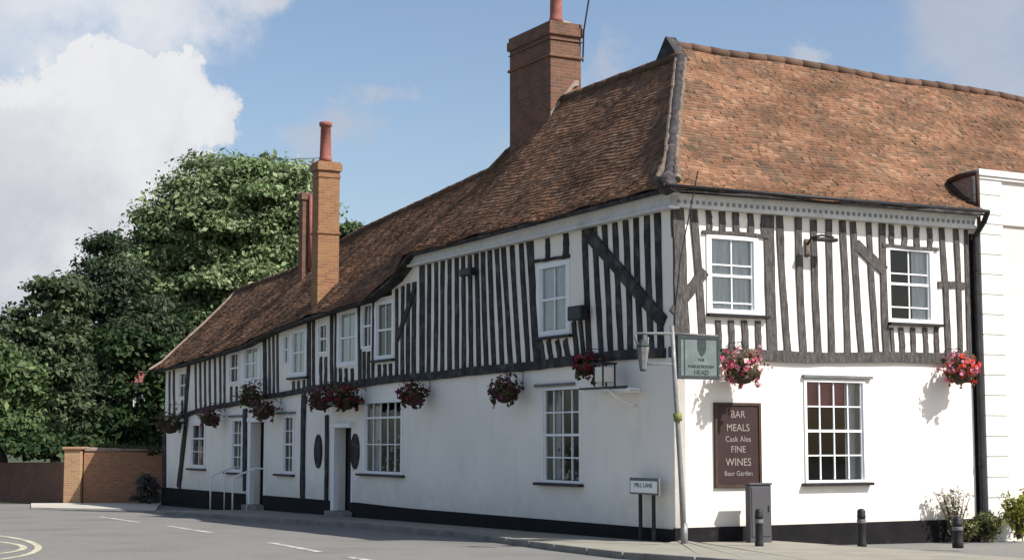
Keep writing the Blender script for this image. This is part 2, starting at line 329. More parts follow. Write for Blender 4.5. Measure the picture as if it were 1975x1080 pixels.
# ---- windows table: F, outer rect px, cols, rows, curtain, name extras
WINS = [
 # F, u0,v0,u1,v1, cols, rows(rel heights), frame, shear, recess, sill, lintel, curtain
 ('B', 1362, 455, 1462, 606, 2, (1, .42, 1.05, .25), .10, 0, (1362, 1479, 612), None, 'net'),
 ('B', 1709, 478, 1800, 623, 2, (1, .45, 1, .5), .09, 0, (1711, 1813, 627), None, 'half'),
 ('B', 1551, 733, 1669, 930, 4, (1, 1, 1, 1), .055, 0, (1546, 1679, 936), (1546, 1679, 725), 'red'),
 ('A', 1036, 506, 1100, 648, 2, (1, 1), .13, 0, (1040, 1106, 652), None, 'net'),
 ('A', 1046, 747, 1122, 931, 4, (1, 1, 1, 1), .06, 0, (1037, 1126, 938), (1035, 1110, 739), 'plant'),
 ('A', 651, 597, 691, 706, 2, (1, 1), .14, 0, None, None, 'net'),
 ('A', 723, 580, 761, 693, 2, (1, 1), .12, 0, (722, 762, 697), None, 'none'),
 ('A', 702, 772, 777, 914, 5, (.55, 1, 1), .08, 0, (693, 781, 920), None, 'plant'),
 ('A', 560, 634, 593, 727, 2, (1, 1), .16, 0, (559, 596, 731), None, 'net'),
 ('A', 545, 800, 568, 914, 2, (1, 1, 1, 1), .10, 0, (533, 569, 920), (533, 571, 790), 'none'),
 ('A', 446, 806, 469, 911, 2, (1, 1, 1, 1), .12, 0, (437, 469, 916), (444, 470, 798), 'plant'),
 ('A', 367, 814, 397, 903, 2, (1, 1, 1), .14, 0, (364, 398, 907), None, 'plant'),
 ('A', 467, 662, 503, 741, 2, (1, 1), .22, 0, None, None, 'net'),
 ('A', 613, 624, 633, 683, 2, (1, 1), .08, 0, None, None, 'none'),
 ('A', 442, 680, 461, 740, 2, (1, 1), .08, 0, None, None, 'none'),
 ('A', 345, 718, 361, 768, 2, (1, 1), .08, 0, None, None, 'none'),
 ('A', 547, 647, 557, 702, 1, (1, 1), .05, 0, None, None, 'none'),
 ('A', 697, 586, 719, 672, 2, (1, 1), .07, 0, None, None, 'none'),
]
holes = {'A': [], 'B': []}; wrect = []
for w in WINS:
    F, u0, v0, u1, v1 = w[:5]; a = px(F, u0, v0); b = px(F, u1, v1); c = px(F, u1, v0); d = px(F, u0, v1)
    x0, x1 = sorted(((a[0]+d[0])/2, (b[0]+c[0])/2)); z1 = (a[1]+c[1])/2; z0 = (b[1]+d[1])/2
    wrect.append((x0, x1, z0, z1)); holes[F].append((x0+.03, x1-.03, z0+.03, z1-.03))
def doorrect(u0, v0, u1, v1):
    a = px('A', u0, v0); b = px('A', u1, v1); return (min(a[0], b[0]), max(a[0], b[0]), b[1], a[1])
D1 = doorrect(651, 825, 678, 975); D2 = doorrect(489, 814, 509, 958); D3 = doorrect(312, 846, 318, 962)
for d in (D1, D2): holes['A'].append((d[0], d[1], -.6, d[3]))
def wall(F, x0, x1, zb, ztop, hs, depth=.22, step=.75):
    xs = {x0, x1}; zs = {zb, 4.0, 2.0}
    for q in hs: xs |= {q[0], q[1]}; zs |= {max(q[2], zb), q[3]}
    for x in np.arange(x0, x1, step): xs.add(float(x))
    xs = sorted(xs); zs = sorted(zs); mb = MB()
    def cell(i, j):
        if i < 0 or j < 0 or i >= len(xs)-1 or j >= len(zs): return False
        xc = (xs[i]+xs[i+1])/2; z0 = zs[j]
        if z0 >= min(tp[i], tp[i+1])-.001: return False
        z1 = zs[j+1] if j+1 < len(zs) else z0+.1; zc = (z0+z1)/2
        return not any(q[0] < xc < q[1] and q[2] < zc < q[3] for q in hs)
    tp = [ztop(x) for x in xs]
    def Z(j, x): return min(zs[j], ztop(x)) if j < len(zs) else ztop(x)
    for i in range(len(xs)-1):
        a, b = xs[i], xs[i+1]
        for j in range(len(zs)):
            if not cell(i, j): continue
            p = [(a, Z(j, a)), (b, Z(j, b)), (b, Z(j+1, b)), (a, Z(j+1, a))]
            mb.add([fp(F, x, 0, z) for x, z in p] + [fp(F, x, -depth, z) for x, z in p], [(0, 1, 2, 3), (7, 6, 5, 4)])
            for (di, dj, e) in ((-1, 0, (3, 0)), (1, 0, (1, 2)), (0, -1, (0, 1)), (0, 1, (2, 3))):
                if not cell(i+di, j+dj): m = len(mb.v)-8; mb.f.append((m+e[0], m+e[1], m+4+e[1], m+4+e[0]))
    return mb
wl = wall('A', 0, 28.9, -.6, lambda x: lerp(eaveA, x)+.0, holes['A'])
w2 = wall('B', 0.22, 6.85, -.4, lambda x: 5.85, holes['B'])
w3 = MB(); w3.box((0, .0, -.4), (.22, .0+.001, 5.8))
wl.add(w2.v, w2.f); wl.add([(0, 0, -.4), (.22, 0, -.4), (.22, 0, 5.8), (0, 0, 5.8)], [(0, 1, 2, 3)])
# back walls, end gable, inner floors
wl.box((5.5, 7, -.6), (5.7, 28.7, 4.0)); wl.box((6.9, .3, -.4), (7.05, 7.6, 6.2)); wl.box((.2, 7.45, -.4), (16, 7.6, 5.7))
e = lerp(eaveA, 28.9); wl.add([(.0, 28.9, -.6), (5.6, 28.9, -.6), (5.6, 28.9, e), (2.575, 28.9, 6.55), (.0, 28.9, e), (.0, 28.75, -.6), (5.6, 28.75, -.6), (5.6, 28.75, e), (2.575, 28.75, 6.55), (.0, 28.75, e)], [(0, 1, 2, 3, 4), (9, 8, 7, 6, 5), (0, 5, 6, 1)])
INN.part('wall', wl, 'render_white')
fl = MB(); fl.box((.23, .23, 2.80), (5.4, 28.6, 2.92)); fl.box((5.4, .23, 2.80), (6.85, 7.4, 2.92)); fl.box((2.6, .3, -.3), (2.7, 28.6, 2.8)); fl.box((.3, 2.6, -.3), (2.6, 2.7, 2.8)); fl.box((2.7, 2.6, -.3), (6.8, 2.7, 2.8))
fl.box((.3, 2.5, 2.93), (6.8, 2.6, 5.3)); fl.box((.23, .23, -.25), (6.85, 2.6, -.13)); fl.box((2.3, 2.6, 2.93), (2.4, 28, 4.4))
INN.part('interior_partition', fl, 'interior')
# ---- build the windows
def window(i, w, R):
    F, u0, v0, u1, v1, cols, rows, fw, sh, sill, lint, cur = w; x0, x1, z0, z1 = R
    mb = MB(); d0, d1 = -.10, .025
    big = (v1-v0) > 130
    for (a, b, c, d) in ((x0, x1, z0, z0+fw*.8), (x0, x1, z1-fw*.7, z1), (x0, x0+fw, z0+fw*.8, z1-fw*.7), (x1-fw, x1, z0+fw*.8, z1-fw*.7)): fbox(mb, F, a, b, d0, d1, c, d)
    gx0, gx1, gz0, gz1 = x0+fw, x1-fw, z0+fw*.8, z1-fw*.7; tot = sum(rows); zz = gz1; bars = []
    for r in rows[:-1]: zz -= (gz1-gz0)*r/tot; bars.append(zz)
    mid = bars[len(rows)//2-1] if len(rows) % 2 == 0 else bars[0]
    for zb in bars:
        t = .045 if (zb == mid and len(rows) > 1) else .024
        fbox(mb, F, gx0, gx1, -.065, -.018 if zb != mid else -.008, zb-t/2, zb+t/2)
    segs = [gz1]+bars+[gz0]
    for c in range(1, cols):
        xc = gx0+(gx1-gx0)*c/cols
        for za, zb2 in zip(segs, segs[1:]): fbox(mb, F, xc-.012, xc+.012, -.062, -.021, za-.012, zb2+.012)
    # sash stiles
    for (a, b) in ((gx0, gx0+.03), (gx1-.03, gx1)): fbox(mb, F, a, b, -.07, -.012, gz0, gz1)
    W = INN.part('window', mb, 'white_paint')
    g = MB(); g.add([fp(F, gx0, -.045, gz0), fp(F, gx1, -.045, gz0), fp(F, gx1, -.045, gz1), fp(F, gx0, -.045, gz1)], [(0, 1, 2, 3) if F == 'B' else (3, 2, 1, 0)]); INN.part('pane', g, 'window_glass', parent=W)
    if sill:
        a = px(F, sill[0], sill[2]); b = px(F, sill[1], sill[2]); s = MB(); fbox(s, F, min(a[0], b[0]), max(a[0], b[0]), -.03, .11, z0-.055, z0-.003); INN.part('sill', s, 'black_paint', parent=W, bevel=.006)
    if lint:
        a = px(F, lint[0], lint[2]); b = px(F, lint[1], lint[2]); s = MB(); fbox(s, F, min(a[0], b[0]), max(a[0], b[0]), -.01, .07, z1+.03, z1+.08); INN.part('lintel', s, 'lead', parent=W, bevel=.005)
    def drape(xa, xb, za, zb, m, dd=-.076, name='curtain'):
        c = MB(); n = max(8, int((xb-xa)/.02)); vs = []
        for k in range(n+1):
            x = xa+(xb-xa)*k/n; o = dd+.012*math.sin(k*1.1+i)+.006*math.sin(k*.37)
            vs += [fp(F, x, o, za), fp(F, x+.01*math.sin(k), o+.01, zb)]
        c.add(vs, [(2*k, 2*k+2, 2*k+3, 2*k+1) for k in range(n)]); INN.part(name, c, m, parent=W, smooth=True)
    if cur == 'net': drape(gx0-.05, gx1+.05, gz0-.02, gz1+.05, 'net_curtain')
    if cur == 'half': drape(gx0+(gx1-gx0)*.6, gx1+.05, gz0-.02, gz1+.05, 'net_curtain')
    if cur == 'red':
        drape(gx0-.05, gx0+(gx1-gx0)*.74, gz1-(gz1-gz0)*.25, gz1+.05, 'blind_red', -.10, name='blind'); drape(gx0+(gx1-gx0)*.80, gx1+.05, gz0, gz1, 'net_curtain', -.2)
    if cur == 'plant':
        drape(gx0-.05, gx0+(gx1-gx0)*.22, gz0, gz1, 'net_curtain', -.25); drape(gx1-(gx1-gx0)*.16, gx1+.05, gz0, gz1, 'net_curtain', -.25)
        m = MB()
        for _ in range(26):
            x = random.uniform(gx0+.05, gx1-.05); z = gz0+random.random()**1.6*(gz1-gz0)*.55; s = random.uniform(.03, .08)
            fbox(m, F, x-s*.5, x+s*.5, -.2-s, -.2, z, z+s*random.uniform(.6, 1.6))
        INN.part('ornaments', m, 'cream', parent=W, bevel=.01)
for i, (w, R) in enumerate(zip(WINS, wrect)): window(i, w, R)
# ---- doors
def door(R, wid, colm, pil):
    x0, x1, z0, z1 = R; g = gz(0, x0)
    d = MB(); fbox(d, 'A', x0-.02, x1+.02, -.32, -.26, g-.1, z1+.02)
    for k in range(3): fbox(d, 'A', x0+.08, x1-.08, -.26, -.245, g+.25+k*.62, g+.25+k*.62+.5)
    D = INN.part('door', d, colm); kb = MB(); kb.lathe(fp('A', x0+.12, -.22, g+1.0), [(.0, -.03), (.03, -.02), (.035, 0), (.03, .02), (.0, .03)], 10); INN.part('door_knob', kb, 'galv', parent=D)
    f = MB()
    for a, b in ((x1-.002, x1+pil), (x0-.09, x0+.002)): fbox(f, 'A', a, b, -.05, .09 if a > x0 else .03, g-.05, z1+.02)
    fbox(f, 'A', x0-.1, x1+pil+.01, -.05, .12, z1, z1+.12); INN.part('door_frame', f, 'white_paint', parent=D, bevel=.01)
    st = MB(); fbox(st, 'A', x0-.12, x1+.12, -.3, .28, g-.2, g+.12); INN.part('doorstep', st, 'kerb_stone', parent=D, bevel=.01)
door(D1, .9, 'black_paint', .20); door(D2, .8, 'black_paint', .22)
# canopy over the main door
cp = MB(); a = px('A', 625, 800, .2); b = px('A', 690, 800, .2); fbox(cp, 'A', min(a[0], b[0]), max(a[0], b[0]), .0, .45, 2.50, 2.58); INN.part('door_canopy', cp, 'lead', bevel=.01)
# ---- plinth
pl = MB(); PLN = []
def gapd(x): return any(d[0]-.05 < x < d[1]+.05 for d in (D1, D2))
xs = sorted({-.04, 28.95, D1[0], D1[1]+.20, D2[0], D2[1]+.22} | set(np.arange(1, 28, 1.5).tolist()))
def ptop(t): return lerp([(0, .21), (10.5, .18), (13, .21), (20, .19), (28.9, .17)], t)
for a, b in zip(xs, xs[1:]):
    m = (a+b)/2
    if D1[0] < m < D1[1]+.20 or D2[0] < m < D2[1]+.22:
        if pl.v: PLN.append(pl); pl = MB()
        continue
    q = []
    for (zz, dd) in ((-.7, .045), (1, .035)):
        for (x, d) in ((a, -.01), (b, -.01), (b, dd), (a, dd)): q.append(fp('A', x, d, zz if zz < 0 else ptop(x)))
    pl.hexa(q)
PLN.append(pl); pl = MB(); fbox(pl, 'B', -.035, 6.72, -.01, .045, -.5, .235); PLN.append(pl)
for pl in PLN: INN.part('plinth', pl, 'plinth_black')
# ---- timber frames
FB = MB(); b0 = px('B', 1292, 681); 
beam('B', (b0[0]-.02, 3.11), px('B', 1560, 690), .19, -.02, .07, 10, .015, FB); beam('B', px('B', 1558, 690), px('B', 1874, 692), .18, -.02, .065, 10, .015, FB)
TB = INN.part('timber_frame', FB, 'timber')
def stud(F, x0, y0, x1, y1, w, parent, m='timber', name='stud', d1=.028):
    INN.part(name, beam(F, px(F, x0, y0), px(F, x1, y1), w, -.02, d1, 6, .011), m, parent=parent)
for q in [(1311, 400, 1323, 676, .17), (1336, 405, 1356, 676, .17), (1482, 415, 1489, 682, .24), (1502, 415, 1519, 682, .16), (1538, 420, 1549, 682, .17), (1568, 424, 1577, 682, .16), (1597, 424, 1604, 682, .16), (1623, 426, 1634, 682, .16),
          (1644, 428, 1661, 682, .15), (1674, 430, 1690, 682, .14), (1700, 430, 1709, 682, .17), (1815, 440, 1829, 684, .15), (1842, 440, 1852, 684, .14), (1862, 440, 1868, 684, .10),
          (1365, 405, 1367, 447, .12), (1392, 407, 1393, 449, .14), (1418, 409, 1420, 451, .14), (1446, 412, 1447, 453, .14), (1472, 414, 1473, 455, .12),
          (1384, 618, 1386, 676, .13), (1409, 618, 1411, 678, .13), (1434, 618, 1436, 679, .14), (1461, 619, 1463, 679, .14),
          (1718, 434, 1719, 472, .13), (1742, 436, 1743, 474, .14), (1767, 438, 1768, 476, .14), (1791, 440, 1792, 478, .13),
          (1718, 632, 1722, 684, .09), (1736, 632, 1740, 684, .13), (1759, 632, 1762, 684, .13), (1782, 632, 1785, 684, .12), (1805, 632, 1807, 684, .12)]:
    stud('B', *q[:4], q[4]*.86, TB)
stud('B', 1353, 448, 1481, 458, .06, TB, name='rail', d1=.04); stud('B', 1700, 473, 1808, 481, .06, TB, name='rail', d1=.04); stud('B', 1808, 549, 1860, 551, .13, TB, name='rail')
stud('B', 1358, 522, 1298, 606, .19, TB, name='brace', d1=.036); stud('B', 1650, 472, 1706, 524, .20, TB, name='brace', d1=.036)
cpx = onB(1277, 410)[0]
INN.part('corner_post', beam('B', (.09, 5.55), (.11, 3.05), .22, -.03, .045, 8, .012), 'timber', parent=TB)
FA = MB(); jt = [(1283, 681), (1134, 692), (1039, 705), (900, 717), (780, 729), (693, 741), (596, 751), (513, 765), (470, 776), (406, 787), (363, 800), (330, 809)]
for a, b in zip(jt, jt[1:]):
    A = px('A', *a); B = px('A', *b); beam('A', (A[0]-.03, A[1]), (B[0]+.03, B[1]), .17 if a[0] > 690 else .13, -.02, .07, 5, .010, FA)
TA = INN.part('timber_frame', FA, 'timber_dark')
def c4(x, y): return (780+x/2.7, 360+y/2.7)
SAl = [(610, 648), (562, 600), (518, 557), (482, 512), (447, 470), (412, 430), (378, 390), (343, 350), (308, 312), (275, 276), (238, 238), (202, 200), (168, 164), (132, 127)]
def corn(x): return 403+(1275-x)*.2358   # cornice underside line in the photo, px
def jl(x): return lerp([(330, 805), (363, 796), (406, 783), (470, 772), (513, 761), (596, 747), (693, 737), (780, 725), (900, 713), (1039, 700), (1134, 688), (1283, 677)], x)
for a, b in SAl:
    x0 = 780+a/2.7; x1 = 780+b/2.7; stud('A', x0, corn(x0), x1, jl(x1), .155, TA, 'timber_dark')
for x0, x1, w in [(1023, 1038, .24), (1147, 1161, .15), (1166.5, 1179, .15), (1186.5, 1199, .15), (1207, 1217, .15), (1227, 1237.5, .15), (1248.5, 1258, .15), (1269, 1276, .17), (815, 815, .22)]:
    stud('A', x0, corn(x0), x1, jl(x1), w, TA, 'timber_dark')
stud('A', 1128, corn(1128), 1138, jl(1138), .16, TA, 'timber_dark')
for x0, y0, x1, y1, w in [(1057, 460, 1057, 500, .14), (1092, 448, 1092, 494, .18), (1042, 656, 1049, 697, .14), (1059, 656, 1065, 696, .14), (1075, 656, 1081, 694, .14), (1091, 655, 1098, 692, .14), (1108, 620, 1115, 690, .14), (1120, 618, 1127, 689, .11)]:
    stud('A', x0, y0, x1, y1, w, TA, 'timber_dark')
stud('A', 1030, 505, 1100, 494, .06, TA, 'timber_dark', 'rail', .04)
stud('A', 1132, 446, 1283, 622, .24, TA, 'timber_dark', 'brace', .045); stud('A', 802, 556, 767, 655, .15, TA, 'timber_dark', 'brace', .045)
def er(x): return lerp([(321, 716), (463, 672), (508, 648), (598, 616), (695, 587), (795, 542)], x)+2
for x0, x1, w, m in [(800, 799, .2, 0), (789, 788, .16, 0), (778, 777, .15, 0), (597, 597, .24, 0), (511, 512, .26, 0), (365, 358, .30, 0), (641, 641, .17, 0), (606, 606, .14, 0), (693, 695, .16, 0), (722, 720, .12, 0), (766, 766, .13, 0),
                     (520, 521, .13, 1), (528, 529, .12, 1), (536, 537, .13, 1), (482, 483, .12, 1), (492, 492, .1, 1), (503, 503, .12, 1), (425, 426, .14, 1), (434, 434, .14, 1), (415, 416, .14, 1), (405, 406, .14, 1), (396, 397, .14, 1), (387, 388, .14, 1), (378, 379, .14, 1), (336, 337, .18, 1), (328, 328, .14, 1), (648, 648, .1, 0)]:
    if not any(w[0] == 'A' and w[1]-1 < x0 < w[3]+1 and w[2] < 730 for w in WINS):
        stud('A', x0, er(x0), x1, jl(x1), w, TA, 'timber_dark' if m == 0 else 'timber')
for x0, x1, v, m in [(657, 657, 710, 0), (668, 668, 710, 0), (680, 680, 710, 0), (732, 732, 703, 0), (743, 743, 702, 0), (754, 754, 701, 0), (567, 567, 735, 1), (577, 577, 734, 1), (587, 587, 732, 1), (475, 475, 745, 1), (489, 489, 744, 1), (447, 447, 745, 1), (457, 457, 745, 1), (620, 620, 688, 0), (629, 629, 688, 0), (703, 703, 678, 0), (712, 712, 678, 0), (352, 352, 772, 1)]:
    stud('A', x0, v, x1, jl(x1), .15, TA, 'timber_dark' if m == 0 else 'timber')
for x0, y0, x1, y1, w in [(588, 760, 585, 962, .24), (632, 800, 631, 964, .16), (474, 788, 474, 946, .26), (361, 806, 346, 940, .32), (318, 836, 318, 940, .3)]:
    stud('A', x0, y0, x1, y1, w, TA, 'timber_dark', 'post', .05)
# oval plaques beside the door
for (u, v) in ((615, 870), (686, 870)):
    c = px('A', u, v); m = MB(); n = 24; vs = []; hz = .42; hw = .19
    for d, k in ((.0, 1), (.035, 1), (.05, .86), (.035, .8)): vs += [fp('A', c[0]+hw*k*math.cos(2*math.pi*j/n)*1.3, d, c[1]+hz*k*math.sin(2*math.pi*j/n)) for j in range(n)]
    fs = [(i*n+j, i*n+(j+1) % n, (i+1)*n+(j+1) % n, (i+1)*n+j) for i in range(3) for j in range(n)]+[tuple(3*n+j for j in range(n))]
    m.add(vs, fs); INN.part('oval_plaque', m, 'timber_dark')
# ---- cornice
co = MB(); fbox(co, 'A', -.16, 10.05, -.02, .16, 5.52, 5.70); fbox(co, 'A', -.2, 10.07, -.02, .20, 5.70, 5.745); fbox(co, 'A', -.19, 10.06, -.02, .19, 5.475, 5.52)
q = []
for z in (0, 1):
    for (x, d) in ((-.155, -.02), (6.78, -.02), (6.78, .16), (-.155, .16)): q.append(fp('B', x, d, (5.51+.009*x) if z == 0 else (5.70+.015*x)))
co.hexa(q); q = []
for z in (0, 1):
    for (x, d) in ((-.18, -.02), (6.80, -.02), (6.80, .19), (-.18, .19)): q.append(fp('B', x, d, (5.70+.015*x) if z else (5.665+.015*x)))
co.hexa([(p[0], p[1], p[2]+.035) for p in q])
CO = INN.part('cornice', co, 'cornice_paint')
dn = MB(); x = 0.0
while x < 6.7:
    z = 5.60+.012*x; fbox(dn, 'B', x, x+.055, .15, .172, z-.03, z+.03); x += .125
INN.part('dentils', dn, 'dentil_grey', parent=CO)
gt = MB(); gt.tube([(-.42, -.42, 5.80), (6.8, -.42, 5.87)], .032, 8); INN.part('gutter', gt, 'black_paint', smooth=True)
# downpipe at the junction with the neighbour
dp = MB(); dp.tube([(6.78, -.40, 5.86), (6.79, -.3, 5.70), (6.75, -.09, 5.42), (6.75, -.09, .0)], .052, 12)
for z in (1.2, 3.0, 4.8): dp.tube([(6.75, -.09, z), (6.75, -.09, z+.07)], .066, 12)
dp.box((6.68, -.01, -.1), (6.82, .03, 5.5)); INN.part('downpipe', dp, 'black_paint', smooth=False)
# ---- chimneys
def chimney(x0, x1, y0, y1, zb, zt, m, pot, caps, nm='chimney', pr=.14):
    c = MB(); c.box((x0, y0, zb), (x1, y1, zt-.42))
    for k, (e_, za, z1_) in enumerate(caps): c.box((x0-e_, y0-e_, zt-za), (x1+e_, y1+e_, zt-z1_))
    C = INN.part(nm, c, m, bevel=.008)
    mc = MB(); cx_, cy_ = (x0+x1)/2, (y0+y1)/2; mc.hexa([(x0+.05, y0+.05, zt-.01), (x1-.05, y0+.05, zt-.01), (x1-.05, y1-.05, zt-.01), (x0+.05, y1-.05, zt-.01), (x0+.2, y0+.2, zt+.10), (x1-.2, y0+.2, zt+.10), (x1-.2, y1-.2, zt+.10), (x0+.2, y1-.2, zt+.10)])
    INN.part('flaunching', mc, 'mortar_pale', parent=C)
    for (fx, fy, ht) in pot:
        p = MB(); p.lathe((x0+(x1-x0)*fx, y0+(y1-y0)*fy, zt+.02), [(pr+.03, 0), (pr+.01, .1), (pr, .15), (pr-.02, ht-.12), (pr+.02, ht-.1), (pr+.02, ht), (pr-.04, ht), (pr-.05, ht-.1)], 18); INN.part('chimney_pot', p, 'terracotta', parent=C, smooth=True)
    return C
T1 = 7.95
q0 = onB(1062, 200, T1); q1 = onB(1121, 200, T1); qt = onB(1062, 40, T1); ql = onA(983, 200, q0[0])
CH1 = chimney(q0[0], q1[0], T1, ql[1], 6.8, qt[2], 'brick_dark', [(.35, .12, 1.2)], [(.03, .42, .40), (.0, .40, .30), (.05, .30, .10), (.02, .10, 0), (.04, .80, .74)])
fl = MB(); hh = lambda s: SA(T1, (s+.35)/3.25)[2]
for k in range(8):
    s = q0[0]-.02+(q1[0]-.10-q0[0])*k/8; s2 = s+.12; fl.hexa([(s, T1-.05, hh(s)), (s2, T1-.05, hh(s2)), (s2, T1, hh(s2)), (s, T1, hh(s)), (s, T1-.03, hh(s)+.12), (s2, T1-.03, hh(s2)+.12), (s2, T1, hh(s2)+.12), (s, T1, hh(s)+.12)])
INN.part('flashing', fl, 'mortar_pale', parent=CH1)
s2 = .25; pr_ = onA(612, 560, s2); T2 = pr_[1]; q1 = onB(655, 400, T2); qt = onB(612, 310, T2); ql = onA(600, 560, s2)
CH2 = chimney(s2, q1[0], T2, max(ql[1], T2+.4), 4.3, qt[2], 'brick_orange', [(.45, .5, 1.05)], [(.02, .42, .34), (.0, .34, .24), (.05, .24, .05), (.02, .05, 0), (.03, 1.9, 1.84)], pr=.15)
T3 = 21.2; q0 = onB(583, 450, T3); q1 = onB(604, 450, T3); qt = onB(585, 372, T3)
CH3 = chimney(q0[0], q1[0], T3, T3+.3, 6.0, qt[2], 'brick_dark', [], [(.0, .42, .2), (.05, .2, .0)])
pp = MB(); pc = onB(600, 480, T3-.1); pp.tube([(pc[0], T3-.08, 6.6), (pc[0], T3-.08, 8.75)], .07, 12); INN.part('flue_pipe', pp, 'terracotta', parent=CH3, smooth=True)
# aerial on the small chimney, cable on the big one
ae = MB(); z = qt[2]+1.2; c0 = onA(603, 312, .4); ae.tube([(.4, T2+.2, c0[2]-.6), (.4, T2+.2, c0[2]+.25)], .012, 6)
e1 = onA(530, 309, .4); ae.tube([(.4, T2+.2, c0[2]), (.4, e1[1], e1[2])], .010, 6)
for k in range(5): y = T2+.5+(e1[1]-T2-.5)*k/5; ae.tube([(.28, y, c0[2]-.02), (.52, y, c0[2]-.02)], .006, 5)
INN.part('aerial', ae, 'galv')
cbm = MB(); a = onB(1124, 120, T1); b = onB(1126, 60, T1-.1); c = onB(1142, -40, T1-.3); cbm.tube([a, b, c], .018, 6)
a = onB(1385, 322, 1.2); b = onB(1349, 330, 1.0); INN.part('cable', cbm, 'black_paint')
cb2 = MB(); p0 = onB(1347, 318, .55); p1 = onB(1338, 372, -.42); p2 = onB(1312, 500, -.42); p3 = onB(1300, 618, -.42)
p0 = onB(1346, 330, -.50); cb2.tube([p0, p1, p2, p3], .010, 6); INN.part('cable', cb2, 'black_paint')
# ------------------------------------------------------------------ NEIGHBOUR BUILDING
NB = Thing('rendered_building', (6.85, 0, gz(6.85, 0)), 'pale cream stucco building with white quoins and parapet at the right edge', 'building')
pz = onB(1882, 326, -.14)[2]
nb = MB(); nb.box((7.42, -.11, -.6), (17, .2, pz-.12)); nb.box((6.9, .2, -.6), (7.0, 6, 5.6)); NB.part('wall', nb, 'stucco_cream')
qm = MB(); z = -.5; k = 0
while z < pz-.55:
    hgt = .375; qm.box((6.84, -.145, z), (7.42, .2, z+hgt-.022)); qm.box((6.87, -.118, z+hgt-.022), (7.40, .19, z+hgt)); z += hgt; k += 1
qm.box((6.84, -.145, z), (7.42, .2, pz-.12)); NB.part('quoins', qm, 'stucco_white')
cm = MB(); cm.box((6.80, -.20, pz-.12), (17, .26, pz)); cm.box((6.82, -.17, pz-.18), (17, .2, pz-.12)); cm.box((7.0, -.16, pz-1.02), (17, -.09, pz-.96)); NB.part('coping', cm, 'stucco_white', bevel=.01)
# cheek wall between parapet and slope
def roofz(t): return SB(6.8, (t+.35)/4.15)[2]
ts = np.linspace(.0, 1.25, 8); ck = MB(); vs = []; 
zt = [pz-.08-.10*(t/1.25)**2 for t in ts]; tb = [t for t in ts]
te = next((t for t in np.linspace(0, 3, 200) if roofz(t) > pz-.2), 1.2); ts = np.linspace(0, te, 8)
for sx in (6.80, 6.9):
    for t in ts: vs += [(sx, t, roofz(t)-.05), (sx, t, max(pz-.10-.08*(t/te)**2, roofz(t)))]
n = len(ts); fs = [(2*i, 2*i+1, 2*i+3, 2*i+2) for i in range(n-1)] + [(2*n+2*i, 2*n+2*i+2, 2*n+2*i+3, 2*n+2*i+1) for i in range(n-1)] + [(2*i+1, 2*n+2*i+1, 2*n+2*i+3, 2*i+3) for i in range(n-1)]
ck.add(vs, fs); NB.part('parapet_return', ck, 'mortar_pale')
lc = MB(); lc.tube([(6.80, -.1, pz-.06), (6.78, te*.5, pz-.08), (6.78, te*.9, pz-.13), (6.77, te, pz-.2), (6.77, te*.85, roofz(te*.85)+.05), (6.77, te*.4, roofz(te*.4)+.04), (6.78, -.05, roofz(0)+.02)], .055, 8)
lc.tube([(6.79, -.16, pz-.05), (6.79, -.16, 5.6)], .04, 8); NB.part('lead_gutter', lc, 'rust_brown', smooth=True)
# ------------------------------------------------------------------ GROUND, ROAD, PAVEMENT
g = MB(); S = [-400, -150, -60, -30, -15, 0, 15, 30, 60, 150, 400]; T = [-120, -60, -40, -20, 0, 15, 30, 48, 70, 120, 250, 600]
def sheet(mb, S, T, dz):
    vs = [(s, t, gz(s, t)+dz) for s in S for t in T]; n = len(T); mb.add(vs, [(i*n+j, (i+1)*n+j, (i+1)*n+j+1, i*n+j+1) for i in range(len(S)-1) for j in range(n-1)])
sheet(g, S, T, -.13); struct('ground', g, 'soil')
rd = MB(); sheet(rd, [-60, -30, -22, -15, -8, 0, 10, 30, 60], [-60, -40, -28, -20, -10, 0, 10, 20, 27, 31.5], -.10); struct('road', rd, 'asphalt')
KP = [(2600, 1120), (1975, 1102), (1600, 1088), (1440, 1080), (1340, 1073), (1200, 1064), (1068, 1049), (896, 1027), (700, 1009), (500, 997), (301, 984)]
kp = [onG(*q) for q in KP]
def poly_strip(mb, outer, inner):
    vs = []
    for a, b in zip(outer, inner): vs += [a, b]
    mb.add(vs, [(2*i, 2*i+1, 2*i+3, 2*i+2) for i in range(len(outer)-1)])
inner = []
for (s, t, z) in kp:
    if s > -.3: inner.append((max(s, .1), .15, gz(s, .15)))
    else: inner.append((.15, max(t, .2), gz(.15, t)))
def off(pl, d):
    out = []
    for i, p in enumerate(pl):
        a = Vector(pl[max(i-1, 0)]); b = Vector(pl[min(i+1, len(pl)-1)]); D = (b-a); D.z = 0; D.normalize(); n = Vector((-D.y, D.x, 0))
        q = Vector(p)+n*d; out.append((q.x, q.y, gz(q.x, q.y)+p[2]-gz(p[0], p[1])))
    return out
sgn = 1 if (Vector(inner[5])-Vector(kp[5])).dot(Vector(off(kp, 1)[5])-Vector(kp[5])) > 0 else -1
kin = off(kp, .13*sgn)
pv = MB(); poly_strip(pv, kin, inner); struct('pavement', pv, 'paving')
kb = MB()
for i in range(len(kp)-1):
    A0, A1, B0, B1 = map(Vector, (kp[i], kp[i+1], kin[i], kin[i+1])); n = max(1, int((A1-A0).length/.9))
    for k in range(n):
        a = A0.lerp(A1, (k+.012)/n); b = A0.lerp(A1, (k+.988)/n); c = B0.lerp(B1, (k+.988)/n); d = B0.lerp(B1, (k+.012)/n); up = Vector((0, 0, .006+random.uniform(-.004, .004))); dn_ = Vector((0, 0, -.25))
        kb.hexa([a+dn_, b+dn_, c+dn_, d+dn_, a+up, b+up, c+up, d+up])
struct('kerb', kb, 'kerb_stone', bevel=.012)
